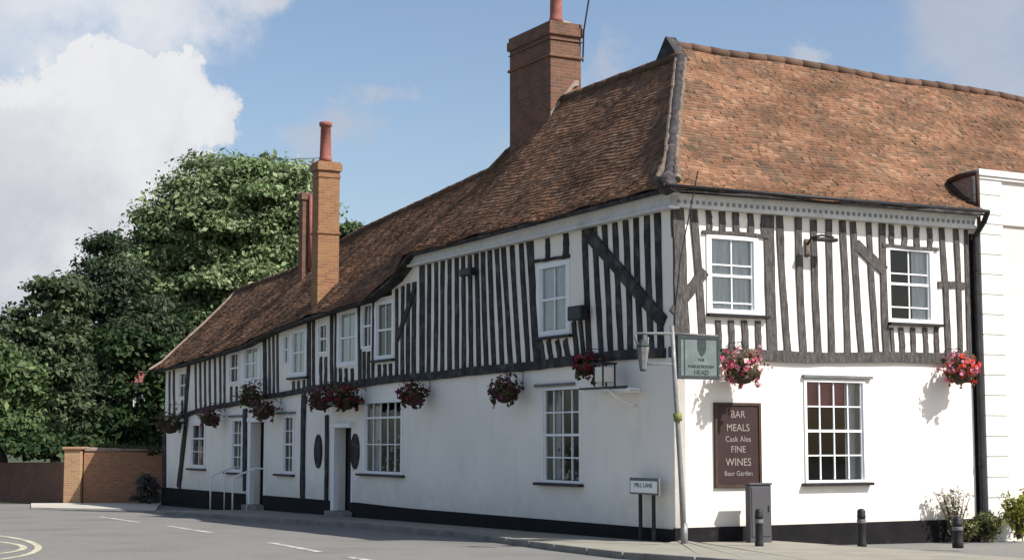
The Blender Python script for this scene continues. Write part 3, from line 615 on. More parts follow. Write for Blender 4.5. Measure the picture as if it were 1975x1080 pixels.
# far pavement in front of the garden wall
fpv = MB(); P = [onG(60, 974), onG(300, 978), onG(310, 966), onG(60, 966)]
fpv.add([(p[0], p[1], gz(p[0], p[1])-.06) for p in P]+[(p[0], p[1], gz(p[0], p[1])-.2) for p in P], [(0, 1, 2, 3), (0, 4, 5, 1), (1, 5, 6, 2), (3, 2, 6, 7), (0, 3, 7, 4)]); struct('far_pavement', fpv, 'paving_pale')
mk = MB()
def dash(a, b, w, m=mk, dz=-.096):
    A = Vector(onG(*a, -.1)); B = Vector(onG(*b, -.1)); D = (B-A).normalized(); n = Vector((-D.y, D.x, 0))*w/2; up = Vector((0, 0, .006))
    m.add([A+n+up, A-n+up, B-n+up, B+n+up], [(0, 1, 2, 3)])
for a, b in (((191, 996), (268, 1007)), ((322, 1014), (408, 1027)), ((520, 1046), (616, 1064)), ((668, 1074), (800, 1092))): dash(a, b, .13)
struct('centre_line', mk, 'road_paint')
ye = MB()
for (u1, dv) in ((74, 0), (46, 0)):
    pts = []
    for k in range(25):
        a = -math.pi/2+math.pi*k/24; uu = -140+(u1+140)*math.cos(a); vv = 1056+(30 if u1 > 60 else 17)*math.sin(a); pts.append(Vector(onG(uu, vv, -.1)))
    for a, b in zip(pts, pts[1:]):
        D = (b-a).normalized(); n = Vector((-D.y, D.x, 0))*.055; up = Vector((0, 0, .006)); ye.add([a+n+up, a-n+up, b-n+up, b+n+up], [(0, 1, 2, 3)])
struct('double_yellow_line', ye, 'yellow_paint')
# ------------------------------------------------------------------ leaves
def leaf_mesh(pts, nrm, size, cols, jitter=.7, asp=.6):
    n = len(pts); nrm = nrm + rng.normal(0, jitter, (n, 3)); nrm /= np.linalg.norm(nrm, axis=1, keepdims=True)
    r = rng.normal(0, 1, (n, 3)); a = np.cross(nrm, r); a /= np.linalg.norm(a, axis=1, keepdims=True); b = np.cross(nrm, a)
    sz = size*np.clip(rng.lognormal(-.08, .38, (n, 1)), .35, 2.0); a = a*sz; b = b*sz*asp
    V = np.stack([pts-a, pts+b-a*.1+nrm*sz*.12, pts+a, pts-b-a*.1+nrm*sz*.12], axis=1).reshape(-1, 3)
    return V, cols
def leaf_obj(name, V, cols, m, parent, off=(0, 0, 0), **k):
    n = len(V)//4; me = bpy.data.meshes.new(name); me.vertices.add(4*n); me.vertices.foreach_set('co', (V-np.array(off)).astype(np.float32).ravel())
    me.loops.add(4*n); me.loops.foreach_set('vertex_index', np.arange(4*n, dtype=np.int32)); me.polygons.add(n); me.polygons.foreach_set('loop_start', np.arange(0, 4*n, 4, dtype=np.int32)); me.update(calc_edges=True)
    at = me.attributes.new('col', 'FLOAT_COLOR', 'FACE'); c = np.concatenate([cols, np.ones((n, 1))], axis=1); at.data.foreach_set('color', c.astype(np.float32).ravel())
    me.materials.append(MATS[m]); me.validate(); o = bpy.data.objects.new(name, me); COL.objects.link(o); o.parent = parent
    for a, b in k.items(): o[a] = b
    return o
def shade_cols(n, base, var, alt=None, p=.3):
    c = np.array(base)[None, :]*rng.uniform(1-var, 1+var, (n, 1))*rng.uniform(.92, 1.08, (n, 3))
    if alt is not None:
        k = rng.random(n) < p; c[k] = np.array(alt)[None, :]*rng.uniform(1-var, 1+var, (k.sum(), 1))
    return c
def wthing(name, loc, label, cat, group=None):
    o = bpy.data.objects.new(name, None); COL.objects.link(o); o.location = loc; o['label'] = label; o['category'] = cat
    if group: o['group'] = group
    return o
def gzw(p): l = W2L(p); return gz(l[0], l[1])-.13
# ---- hanging baskets
def basket(F, u, v, label, R=.26, cols=((.45, .04, .10), (.6, .25, .3)), green=(.055, .075, .02), nf=170, nl=420, out=.34, trail=.25, asp=1.0):
    x, z = px(F, u, v, out); c = fp(F, x, out, z); wl_ = fp(F, x, 0, z)
    R = R*(.78 if F == 'A' else .90)
    T = Thing('hanging_basket', (c[0], c[1], c[2]-R), label, 'hanging basket', 'hanging flower baskets on the inn walls')
    m = MB(); m.lathe((c[0], c[1], c[2]), [(.03, -R*.75), (R*.38, -R*.68), (R*.62, -R*.42), (R*.72, -.12*R), (R*.74, 0), (R*.6, .02)], 14); T.part('basket', m, 'moss_basket', smooth=True)
    b = MB(); top = z+R+.12; b.tube([fp(F, x, -.01, top-.25), fp(F, x, .015, top-.25), fp(F, x, .02, top), fp(F, x, out, top)], .008, 6); b.tube([fp(F, x, .02, top-.22), fp(F, x, out*.75, top-.005)], .005, 6)
    for k in range(3): a = 2*math.pi*k/3; b.tube([fp(F, x, out, top), (c[0]+R*.7*math.cos(a), c[1]+R*.7*math.sin(a), c[2])], .004, 4)
    T.part('bracket', b, 'black_paint')
    ph = random.uniform(0, 3)
    def pts(n, k0=.5):
        d = rng.normal(0, 1, (n, 3)); d /= np.linalg.norm(d, axis=1, keepdims=True); d[:, 2] = np.where(d[:, 2] < -.2, d[:, 2]*.5, d[:, 2])
        r = R*rng.uniform(k0, 1.12, (n, 1))*(1+.30*np.sin(d[:, :1]*(4+ph)+d[:, 1:2]*5+ph)+.15*np.sin(d[:, 2:3]*9+ph*3)); p = d*r*np.array([[asp, asp, .82]])
        tr = rng.random(n) < .30; aa = np.round(rng.uniform(0, 7, tr.sum())); p[tr, 0] = R*.75*np.cos(aa+ph)+rng.normal(0, .02, tr.sum()); p[tr, 1] = R*.75*np.sin(aa+ph)+rng.normal(0, .02, tr.sum()); p[tr, 2] = -rng.uniform(0, trail, tr.sum())*(1+.5*np.sin(aa*3)); p[:, 2] += .05
        return p+np.array([c]), d
    p, d = pts(nl, .3); V, cc = leaf_mesh(p, d, .045, shade_cols(nl, green, .35, (.10, .11, .03), .3)); leaf_obj('foliage', V, cc, 'leaf', T.o, T.loc)
    p, d = pts(nf, .85); cl = shade_cols(nf, cols[0], .25, cols[1], .35); P2 = []; D2 = []; C2 = []
    for i in range(nf):
        for k in range(3): P2.append(p[i]+rng.normal(0, .012, 3)); D2.append(d[i]); C2.append(cl[i])
    V, cc = leaf_mesh(np.array(P2), np.array(D2), .032, np.array(C2), .5, .9); leaf_obj('flowers', V, cc, 'petal', T.o, T.loc)
    return T
PK = ((.62, .16, .24), (.80, .50, .52)); MR = ((.24, .025, .05), (.12, .03, .05)); PU = ((.17, .04, .075), (.22, .10, .13))
basket('B', 1432, 712, 'basket of pink and rose flowers on the sunlit wall above the brown board', .37, ((.55, .10, .18), (.82, .50, .50)), (.12, .11, .05), 230, 420, .40)
basket('B', 1853, 716, 'basket of red and pink flowers beside the downpipe at the right end of the inn', .33, ((.65, .07, .05), (.60, .25, .36)), (.10, .10, .04), 230, 380, .38)
basket('A', 1131, 708, 'dark red flower basket next to the cream lantern by the corner', .26, MR, out=.36, nf=200)
basket('A', 973, 756, 'wide maroon basket alone on the blank shaded wall left of the tall sash window', .36, ((.13, .03, .06), (.20, .08, .11)), out=.42, nf=220)
basket('A', 796, 764, 'round maroon basket at the top right corner of the five-pane-wide window', .36, ((.16, .03, .05), (.20, .07, .09)), out=.42, nf=220)
basket('A', 668, 770, 'red flower basket above the door, right one of the pair over the canopy', .42, ((.22, .02, .02), (.12, .03, .04)), (.03, .045, .015), out=.5, nf=200)
basket('A', 620, 772, 'dark purple basket above the door, left one of the pair over the canopy', .42, PU, out=.5, nf=200)
basket('A', 508, 792, 'drooping dark basket just above the open doorway with white handrails', .40, PU, out=.5)
basket('A', 484, 766, 'brown and pale basket set higher on the beam left of the open doorway', .46, ((.12, .05, .05), (.30, .22, .20)), out=.5)
basket('A', 405, 806, 'small black-looking basket over the little window near the far end', .40, PU, out=.45)
basket('A', 328, 815, 'large mixed basket on the last bay at the far left end of the inn', .58, ((.11, .06, .06), (.28, .24, .22)), out=.5)
# ------------------------------------------------------------------ street furniture
def bollard(u0, u1, vt, vb, label):
    p = onG((u0+u1)/2, vb); q = onB((u0+u1)/2, vt, p[1]); hgt = q[2]-p[2]; w = abs(onB(u1, vb, p[1])[0]-onB(u0, vb, p[1])[0])/2
    T = Thing('bollard', p, label, 'bollard', 'bollards on the front pavement'); m = MB()
    m.lathe(p, [(w*1.06, -.05), (w*1.06, .05), (w*.92, .08), (w*.92, hgt-.14), (w, hgt-.13), (w, hgt-.10), (w*.92, hgt-.09), (w*.95, hgt-.03), (w*.6, hgt), (.001, hgt+.008)], 16); T.part('post', m, 'black_paint', smooth=True)
    c = MB(); c.lathe((p[0], p[1], p[2]+hgt-.22), [(w*1.02, 0), (w*1.04, .01), (w*1.04, .05), (w*1.02, .06)], 16); T.part('band', c, 'lead', smooth=True)
bollard(1458, 1471, 981, 1053, 'short black bollard standing directly in front of the grey cabinet')
bollard(1656, 1669, 981, 1053, 'black bollard standing alone below the ground-floor sash window')
bollard(1840, 1855, 996, 1050, 'black bollard on the right, half lost in the plants by the downpipe')
p = onG(1465, 1046); tt = p[1]; x0 = onB(1447, 990, tt)[0]; x1 = onB(1488, 990, tt)[0]; zt = onB(1465, 931, tt)[2]
T = Thing('utility_cabinet', p, 'plain tall grey metal cabinet standing under the brown board', 'cabinet'); m = MB(); m.box((x0, tt, p[2]-.05), (x1, tt+.13, zt-.03)); T.part('body', m, 'cabinet_grey', bevel=.01)
m = MB(); m.box((x0-.015, tt-.02, zt-.03), (x1+.015, tt+.15, zt)); T.part('lid', m, 'cabinet_grey', bevel=.008); m = MB(); m.box((x0+.03, tt-.012, p[2]+.1), (x1-.03, tt+.001, zt-.07)); D = T.part('door', m, 'cabinet_grey', bevel=.004)
m = MB(); m.box((x1-.08, tt-.025, p[2]+.5), (x1-.06, tt-.012, p[2]+.6)); T.part('handle', m, 'black_paint', parent=D)
# text helper
def text(body, size, m, T, parent, F, x, d, z, align='CENTER', sx=1.0, ext=.003):
    cu = bpy.data.curves.new('lettering', 'FONT'); cu.body = body; cu.size = size; cu.align_x = align; cu.extrude = ext; cu.offset = .0
    tmp = bpy.data.objects.new('tmp', cu); COL.objects.link(tmp); bpy.context.view_layer.update()
    me = bpy.data.meshes.new_from_object(tmp.evaluated_get(bpy.context.evaluated_depsgraph_get())); bpy.data.objects.remove(tmp)
    for v in me.vertices:
        lx, ly, lz = v.co; lx *= sx
        q = fp(F, x+(lx if F == 'B' else -lx), d+lz, z+ly); v.co = (q[0]-T.loc[0], q[1]-T.loc[1], q[2]-T.loc[2])
    me.materials.clear(); me.materials.append(MATS[m]); o = bpy.data.objects.new('lettering', me); COL.objects.link(o); o.parent = parent; return o
# brown menu board
a = px('B', 1380, 778, .04); b = px('B', 1468, 937, .04); x0, x1, z0, z1 = a[0], b[0], b[1], a[1]
T = Thing('menu_board', fp('B', (x0+x1)/2, 0, z0), 'dark brown board lettered BAR MEALS on the sunlit wall', 'sign'); m = MB(); fbox(m, 'B', x0, x1, 0, .03, z0, z1); BO = T.part('board', m, 'sign_brown')
m = MB()
for q in ((x0-.02, x1+.02, z0-.02, z0+.03), (x0-.02, x1+.02, z1-.03, z1+.02), (x0-.02, x0+.03, z0+.03, z1-.03), (x1-.03, x1+.02, z0+.03, z1-.03)): fbox(m, 'B', q[0], q[1], 0, .05, q[2], q[3])
T.part('frame', m, 'rust_brown', bevel=.004); H = z1-z0; xc = (x0+x1)/2
for s_, k, f in (('BAR', .13, .17), ('MEALS', .29, .17), ('Cask Ales', .42, .135), ('FINE', .55, .16), ('WINES', .71, .18), ('Beer Garden', .83, .115)): text(s_, f, 'letter_cream', T, BO, 'B', xc, .034, z1-H*k-.055, sx=.98)
# pub sign on its post
pb = onG(1320, 1051); dtp = pb[1]
def PS(u, v): q = onB(u, v, dtp); return Vector((q[0], dtp, q[2]))
T = Thing('pub_sign', pb, 'tall pale post at the corner carrying a grey-green hanging inn sign', 'sign post'); top = PS(1296, 628)
m = MB(); pbv = Vector(pb); m.tube([pbv-Vector((0, 0, .1)), pbv.lerp(top, .3)+Vector((.01, 0, 0)), pbv.lerp(top, .7), top], [.046, .042, .038, .036], 14); m.tube([pbv-Vector((0, 0, .05)), pbv+Vector((0, 0, .35))], .055, 14); PO = T.part('post', m, 'galv', smooth=True)
m = MB(); c = pbv.lerp(top, .6); a = PS(1308, 812); b = PS(1306, 796); m.tube([a, b], .068, 12); T.part('band', m, 'lime_band', smooth=True)
m = MB(); x0 = PS(1309, 690).x; x1 = PS(1382, 690).x; z1 = PS(1345, 653).z; z0 = PS(1345, 726).z
m.box((x0, dtp-.03, z0), (x1, dtp+.03, z1)); BD_ = T.part('board', m, 'sign_green', bevel=.005); m = MB()
m.box((x0-.04, dtp-.04, z1-.01), (x1+.03, dtp+.04, z1+.045)); m.box((x0-.04, dtp-.04, z0-.045), (x1+.03, dtp+.04, z0+.01)); m.box((x0-.04, dtp-.04, z0+.011), (x0+.02, dtp+.04, z1-.011)); m.box((x1-.015, dtp-.04, z0+.011), (x1+.03, dtp+.04, z1-.011)); m.box((x0+.08, dtp-.036, z0+.02), (x0+.10, dtp-.03, z1-.02)); T.part('frame', m, 'sign_dark')
m = MB(); ec = x0+(x1-x0)*.58; ez = z0+(z1-z0)*.76
m.add([(ec+.085*a_, dtp-.034, ez+.14*b_) for a_, b_ in ((-1, .9), (1, .9), (1, -.2), (.55, -.75), (0, -1.05), (-.55, -.75), (-1, -.2))]+[(ec+.085*a_, dtp-.03, ez+.14*b_) for a_, b_ in ((-1, .9), (1, .9), (1, -.2), (.55, -.75), (0, -1.05), (-.55, -.75), (-1, -.2))], [tuple(range(7)), tuple(range(13, 6, -1))]+[(i, (i+1) % 7, 7+(i+1) % 7, 7+i) for i in range(7)]); T.part('emblem', m, 'sign_dark', parent=BD_)
xc = x0+(x1-x0)*.56
for s_, k, f in (('THE', .60, .07), ('MARLBOROUGH', .77, .068), ('HEAD', .95, .11)): text(s_, f, 'letter_grey', T, BD_, 'B', xc, -dtp+.034, z1-(z1-z0)*k)
m = MB(); m.tube([PS(1227, 643), PS(1299, 643)], .022, 8); m.tube([PS(1248, 702), PS(1310, 702)], .014, 8); m.tube([PS(1227, 643), PS(1225, 652), PS(1232, 668)], .016, 8); m.tube([PS(1250, 650), PS(1247, 705)], .016, 8); m.tube([PS(1299, 643), PS(1384, 648)], .016, 8); T.part('arm', m, 'lead', smooth=True)
m = MB(); q = PS(1240, 684); m.lathe(q, [(.03, -.26), (.05, -.25), (.075, .0), (.10, .13), (.11, .14), (.05, .22), (.015, .25), (.015, .33)], 8); LA = T.part('lantern', m, 'sign_dark')
m = MB(); m.lathe(q+Vector((0, 0, 0)), [(.055, -.23), (.083, .0), (.106, .12)], 8); T.part('lantern_glass', m, 'lead', parent=LA)
# street name plate
dd = .22; a = onA(1217, 926, -dd); b = onA(1268, 951, -dd); g0 = onG(1240, 1030)
T = Thing('street_name_sign', (-dd, (a[1]+b[1])/2, gz(-dd, 1)), 'low white street nameplate on two black legs against the shaded wall', 'street sign')
y0, y1 = min(a[1], b[1]), max(a[1], b[1]); z1 = a[2]; z0 = b[2]; m = MB(); fbox(m, 'A', y0, y1, dd, dd+.015, z0, z1); BO = T.part('nameplate', m, 'white_paint', bevel=.003)
m = MB(); fbox(m, 'A', y0-.04, y1+.04, dd-.03, dd, z0-.03, z1+.05); T.part('backboard', m, 'lead')
for f in (.24, .74):
    m = MB(); yy = y0+(y1-y0)*f; fbox(m, 'A', yy-.03, yy+.03, dd-.07, dd-.031, gz(0, 1)-.1, z1-.02); T.part('leg', m, 'black_paint')
text('MILL LANE', .10, 'black_paint', T, BO, 'A', (y0+y1)/2, dd+.016, z0+.09, sx=1.15)
# wall lantern with shelf bracket near the corner
T = Thing('wall_lantern', onA(1166, 740, -.4), 'square cream lantern on a thin black bracket shelf above the tall window', 'lantern'); m = MB(); F = 'A'
p = px(F, 1166, 722, .42); fbox(m, F, p[0]-.13, p[0]+.13, .30, .54, p[1]-.13, p[1]+.13); LB = T.part('lamp_box', m, 'cream', bevel=.01)
m = MB(); z = px(F, 1160, 748, .42)[1]; ya = px(F, 1118, 748, .42)[0]; yb = px(F, 1207, 745, .42)[0]; fbox(m, F, min(ya, yb), max(ya, yb), .38, .44, z-.012, z+.018)
ms_ = MB(); fbox(ms_, F, min(ya, yb)+.05, max(ya, yb)-.03, .10, .37, z-.045, z-.012); fbox(ms_, F, p[0]-.5, p[0]-.12, .02, .36, z-.09, z-.046); T.part('shelf', ms_, 'white_paint', bevel=.01)
for y in (p[0]-.15, p[0]+.12): fbox(m, F, y, y+.03, .29, .55, p[1]-.15, p[1]+.15) if False else None
for (y, d) in ((p[0]-.15, .29), (p[0]+.13, .29), (p[0]-.15, .53), (p[0]+.13, .53)): fbox(m, F, y, y+.022, d, d+.022, z+.018, p[1]+.17)
fbox(m, F, p[0]-.17, p[0]+.17, .27, .57, p[1]+.17, p[1]+.20); fbox(m, F, p[0]-.02, p[0]+.02, .0, .38, z-.01, z+.015); T.part('bracket', m, 'black_paint')
m = MB(); pts = [fp(F, p[0]-.35+.02*k, .02+.40*math.sin(math.pi*.5*k/10), z-.32+.28*k/10) for k in range(11)]; m.tube(pts, .022, 8); m.tube([fp(F, p[0]-.12, .40, z-.04), fp(F, p[0]-.75, .40, z-.05)], .02, 8); T.part('scroll', m, 'white_paint', smooth=True)
def floodlight(F, u, v, w, hh_, label):
    x, z = px(F, u, v, .15); T = Thing('floodlight', fp(F, x, .0, z), label, 'floodlight', 'wall lights'); m = MB(); fbox(m, F, x-w/2, x+w/2, .12, .26, z-hh_/2, z+hh_/2); T.part('housing', m, 'black_paint', bevel=.015)
    m = MB(); fbox(m, F, x-.02, x+.02, 0, .12, z-.02, z+.02); fbox(m, F, x-.06, x+.06, .0, .015, z-.06, z+.06); T.part('bracket', m, 'black_paint'); m = MB(); fbox(m, F, x-w*.42, x+w*.42, .26, .264, z-hh_*.38, z+hh_*.38); T.part('lens', m, 'sign_dark')
floodlight('A', 1117, 604, .48, .26, 'black box floodlight beside the open upper window near the corner')
floodlight('A', 905, 525, .50, .15, 'flat black light fixed high on the striped wall under the long cornice')
T = Thing('bracket_lamp', onB(1580, 462), 'small dark swan-neck lamp between the two upper front windows', 'wall lamp'); x, z = px('B', 1570, 461, .2); m = MB(); m.tube([fp('B', x, 0, z-.12), fp('B', x, .12, z+.03), fp('B', x+.08, .3, z+.06), fp('B', x+.30, .36, z+.03)], .018, 8); T.part('neck', m, 'timber_dark', smooth=True)
m = MB(); fbox(m, 'B', x-.1, x+.38, .25, .40, z-.05, z+.015); T.part('shade', m, 'timber_dark', bevel=.02); m = MB(); fbox(m, 'B', x-.06, x+.04, .0, .04, z-.3, z+.02); T.part('wall_plate', m, 'hip_stone', bevel=.01)
# handrails at the far door
T = Thing('handrail', (-.7, D2[0], gz(0, D2[0])), 'pair of thin white handrails at the step of the far doorway', 'handrail'); gg = gz(-.6, D2[0])
for y in (D2[0]-.05, D2[1]+.9):
    m = MB(); m.tube([(-.05, y, gg+1.1), (-.25, y, gg+1.12), (-.85, y, gg+.9), (-.9, y, gg+.85), (-.9, y, gg-.05)], .024, 8); m.tube([(-.5, y, gg+1.02), (-.5, y, gg-.05)], .018, 8); T.part('rail', m, 'white_paint', smooth=True)
# ------------------------------------------------------------------ plants on the right
def plant(cl, spread, hgt, n, size, green, alt, label, name='shrub', flowers=None, grp=None, stems=8):
    T = Thing(name, cl, label, 'shrub' if name == 'shrub' else 'plant', grp); m = MB(); tips = []
    for k in range(stems):
        a = random.uniform(0, 6.28); r = random.uniform(.2, 1); tip = Vector((cl[0]+math.cos(a)*spread*r, cl[1]+math.sin(a)*spread*r*.6, cl[2]+hgt*random.uniform(.55, 1))); b = Vector(cl)+Vector((math.cos(a)*.05, math.sin(a)*.05, -.03)); md = b.lerp(tip, .5)+Vector((0, 0, hgt*.1)); m.tube([b, md, tip], [.014, .01, .004], 5); tips.append((b, md, tip))
    T.part('stems', m, 'bark'); P = []
    for i in range(n): b, md, tip = random.choice(tips); k = random.random()**.6; q = b.lerp(md, k*2) if k < .5 else md.lerp(tip, k*2-1); P.append(q[:])
    P = np.array(P)+rng.normal(0, .06*spread/.4, (n, 3)); D = rng.normal(0, 1, (n, 3)); D[:, 2] += .8; V, cc = leaf_mesh(P, D, size, shade_cols(n, green, .3, alt, .35), .5, .45); leaf_obj('foliage', V, cc, 'leaf', T.o, T.loc)
    if flowers:
        P = np.array([t[2][:] for t in tips for _ in range(flowers[1])])+rng.normal(0, .05, (len(tips)*flowers[1], 3)); V, cc = leaf_mesh(P, P*0+np.array([[0, 0, 1.]]), .03, shade_cols(len(P), flowers[0], .15), .6, .9); leaf_obj('flowers', V, cc, 'petal', T.o, T.loc)
def gp(u, t): q = onB(u, 1000, t); return (q[0], t, gz(q[0], t))
plant(gp(1842, -.28), .40, .88, 360, .035, (.30, .30, .19), (.42, .38, .25), 'pale straggly plant with tiny whitish flowers against the wall left of the downpipe', flowers=((.62, .58, .60), 7), stems=22)
plant(gp(1905, -.36), .40, .40, 700, .045, (.08, .10, .03), (.16, .16, .06), 'low dark green leafy plant at the foot of the downpipe', stems=16)
plant(gp(1862, -.45), .30, .26, 350, .04, (.10, .12, .04), (.20, .18, .08), 'small ground-hugging plant beside the right-hand bollard', stems=10)
plant(gp(1966, -.50), .36, .85, 1000, .05, (.17, .19, .035), (.34, .32, .06), 'bright yellow-green bush at the right edge in front of the stucco wall', stems=18)
# ------------------------------------------------------------------ far garden wall, cottage, trees
def wobj(T, name, mb, m, parent=None, **k): return mkobj(name, mb, m, parent or T, tuple(T.location), **k)
pier = W2L(onY(140, 969, 52.5)); P0 = onY(140, 969, 52.5); P0.z = gzw(P0)
GW = wthing('brick_garden_wall', P0, 'old brick garden wall with a pale end pier across the road', 'wall'); zt = onY(140, 866, 52.5).z
def wallrun(mb, a, b, za, zb, th, bot):
    A = Vector(a); B = Vector(b); D = (B-A).normalized(); n = Vector((-D.y, D.x, 0))*th/2
    mb.hexa([Vector((q.x, q.y, bot)) for q in (A-n, B-n, B+n, A+n)]+[Vector((q.x, q.y, z)) for q, z in ((A-n, za), (B-n, zb), (B+n, zb), (A+n, za))])
xa = onY(125, 900, 52.3).x; xb = onY(157, 900, 52.3).x
m = MB(); m.box((xa, 52.2, P0.z-.3), (xb, 52.8, zt)); m.box((xa-.06, 52.14, zt), (xb+.06, 52.86, zt+.08)); wobj(GW, 'pier', m, 'brick_pier', bevel=.01)
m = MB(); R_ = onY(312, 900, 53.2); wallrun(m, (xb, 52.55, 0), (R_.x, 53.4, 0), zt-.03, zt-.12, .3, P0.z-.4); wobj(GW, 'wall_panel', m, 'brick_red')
m = MB(); wallrun(m, (xb, 52.55, 0), (R_.x, 53.4, 0), zt+.07, zt-.02, .4, zt-.06); wobj(GW, 'coping', m, 'mortar_pale', bevel=.02)
m = MB(); L_ = onY(-60, 900, 57.5); wallrun(m, (xa+.05, 52.6, 0), (L_.x, 58.4, 0), zt-.42, zt-.52, .3, P0.z-.8); wobj(GW, 'wall_panel', m, 'brick_shade', label='lower stretch of brick wall in shade')
# ivy / buttress hints: shrubs over the wall
def blobtree(name, label, Y, lobes, n_blob, n_leaf, size, green, alt, trunkpx, depth=.9, grp='trees behind the garden wall', gap=.0, trunk_r=.35, cat='tree', jit=.75, br=.9):
    base = onY(trunkpx, 960, Y); base.z = gzw(base); T = wthing(name, base, label, cat, grp); P = []; D = []; C = []; lim = []
    L = []
    for (u, v, ru, rv) in lobes:
        c = onY(u, v, Y); k = Y/3076; L.append((c, ru*k, rv*k))
    area = [l[1]*l[2] for l in L]; tot = sum(area)
    for (c, rx, rz_), ar in zip(L, area):
        nb = max(3, int(n_blob*ar/tot))
        for _ in range(nb):
            d = rng.normal(0, 1, 3); d /= np.linalg.norm(d); rr = rng.uniform(.55, 1.0)
            bc = np.array(c)+d*np.array([rx, rx*depth, rz_])*rr; br_ = rng.uniform(.35, 1.05)*br; nl = int(n_leaf/n_blob*(br_/(.75*br))**2)
            if random.random() < .12: lim.append(bc)
            q = rng.normal(0, 1, (nl, 3)); q /= np.linalg.norm(q, axis=1, keepdims=True); q[:, 2] = np.where(q[:, 2] < -.3, -q[:, 2]*.6, q[:, 2])
            rad = br_*np.where(rng.random((nl, 1)) < .12, rng.uniform(1.05, 1.45, (nl, 1)), rng.uniform(.45, 1.1, (nl, 1))); P.append(bc+q*rad*np.array([[1.15, 1.15, .72]])); D.append(q+np.array([[0, 0, .5]]))
            tone = rng.uniform(.75, 1.25); C.append(shade_cols(nl, np.array(green)*tone, .25, np.array(alt)*tone, .3))
    P = np.concatenate(P); D = np.concatenate(D); C = np.concatenate(C); V, cc = leaf_mesh(P, D, size, C, jit, .55)
    leaf_obj('crown', V, cc, 'leaf', T, tuple(T.location))
    m = MB(); tc = Vector(L[0][0]); tz = base.lerp(Vector((tc.x, tc.y, tc.z)), .75); m.tube([base-Vector((0, 0, .3)), base+Vector((0, 0, .5)), base.lerp(tz, .5)+Vector((.2, 0, 0)), tz], [trunk_r*1.3, trunk_r, trunk_r*.75, trunk_r*.3], 10)
    for bc in lim[:16]:
        s0 = base.lerp(tz, random.uniform(.35, .95)); e_ = Vector(bc); md = s0.lerp(e_, .5)+Vector((0, 0, .3)); m.tube([s0, md, e_], [trunk_r*.3, trunk_r*.18, trunk_r*.05], 6)
    wobj(T, 'trunk', m, 'bark', smooth=True); return T
blobtree('chestnut_tree', 'tallest broad green tree rising directly behind the small brick chimney', 76,
  [(450, 430, 125, 105), (430, 350, 90, 48), (500, 350, 80, 50), (545, 430, 60, 75), (330, 470, 75, 60), (270, 520, 60, 60), (380, 560, 120, 90), (480, 520, 110, 70), (300, 620, 90, 80), (390, 640, 80, 60)],
  330, 165000, .112, (.15, .205, .085), (.26, .31, .16), 420, trunk_r=.5, br=1.25)
blobtree('dark_tree', 'dark green tree left of the tallest one with a tuft standing up at its top', 66,
  [(215, 560, 70, 70), (205, 480, 32, 32), (170, 640, 75, 80), (240, 680, 90, 90), (150, 760, 90, 80), (250, 780, 60, 60), (170, 840, 110, 40), (110, 720, 60, 80), (60, 820, 70, 50), (280, 640, 60, 60)],
  220, 95000, .092, (.034, .055, .026), (.075, .10, .045), 215, trunk_r=.4, br=1.0)
blobtree('airy_tree', 'lighter wispy tree whose thin top shows sky, left of the dark tree', 60,
  [(110, 620, 55, 60), (95, 560, 30, 26), (50, 640, 36, 36), (90, 700, 80, 60), (140, 550, 26, 26), (105, 800, 70, 50)], 140, 26000, .10, (.058, .084, .038), (.12, .15, .07), 100, trunk_r=.22, br=.7)
blobtree('roadside_tree', 'bright green tree cut off by the left edge of the view', 57,
  [(-10, 760, 50, 60), (10, 820, 60, 50), (-30, 700, 40, 50), (40, 760, 34, 60), (50, 840, 60, 30)], 110, 24000, .11, (.075, .118, .040), (.13, .18, .07), 0, trunk_r=.2, br=.7)
blobtree('distant_tree', 'small tree top just showing over the roof right of the small chimney', 95, [(675, 460, 22, 34), (690, 500, 40, 30)], 24, 4500, .16, (.07, .12, .045), (.11, .15, .06), 680, trunk_r=.25, br=.8)
blobtree('evergreen_shrub', 'dark evergreen bush between the garden wall and the far end of the inn', 56,
  [(285, 840, 36, 40), (232, 690, 40, 60), (292, 690, 45, 34), (310, 745, 18, 60), (230, 850, 60, 26), (236, 780, 22, 60), (275, 866, 44, 12), (315, 780, 26, 80), (140, 862, 60, 20), (60, 866, 80, 24)], 130, 32000, .10, (.022, .048, .014), (.05, .075, .02), 290, trunk_r=.15, cat='shrub', grp='bushes', br=.55)
blobtree('ivy', 'ivy trailing along the top of the lit brick garden wall', 53.4,
  [(190, 866, 26, 5), (235, 868, 30, 6), (285, 872, 26, 9)], 40, 6000, .06, (.07, .085, .035), (.15, .15, .07), 300, trunk_r=.03, cat='climber', grp='bushes', br=.16)
blobtree('road_corner_shrub', 'small purplish bush at the right end of the garden wall by the inn', 51.8,
  [(288, 945, 14, 22), (280, 932, 11, 16), (286, 963, 20, 9), (270, 966, 12, 6)], 34, 6500, .04, (.075, .07, .08), (.14, .15, .07), 288, trunk_r=.05, cat='shrub', grp='bushes', br=.2)
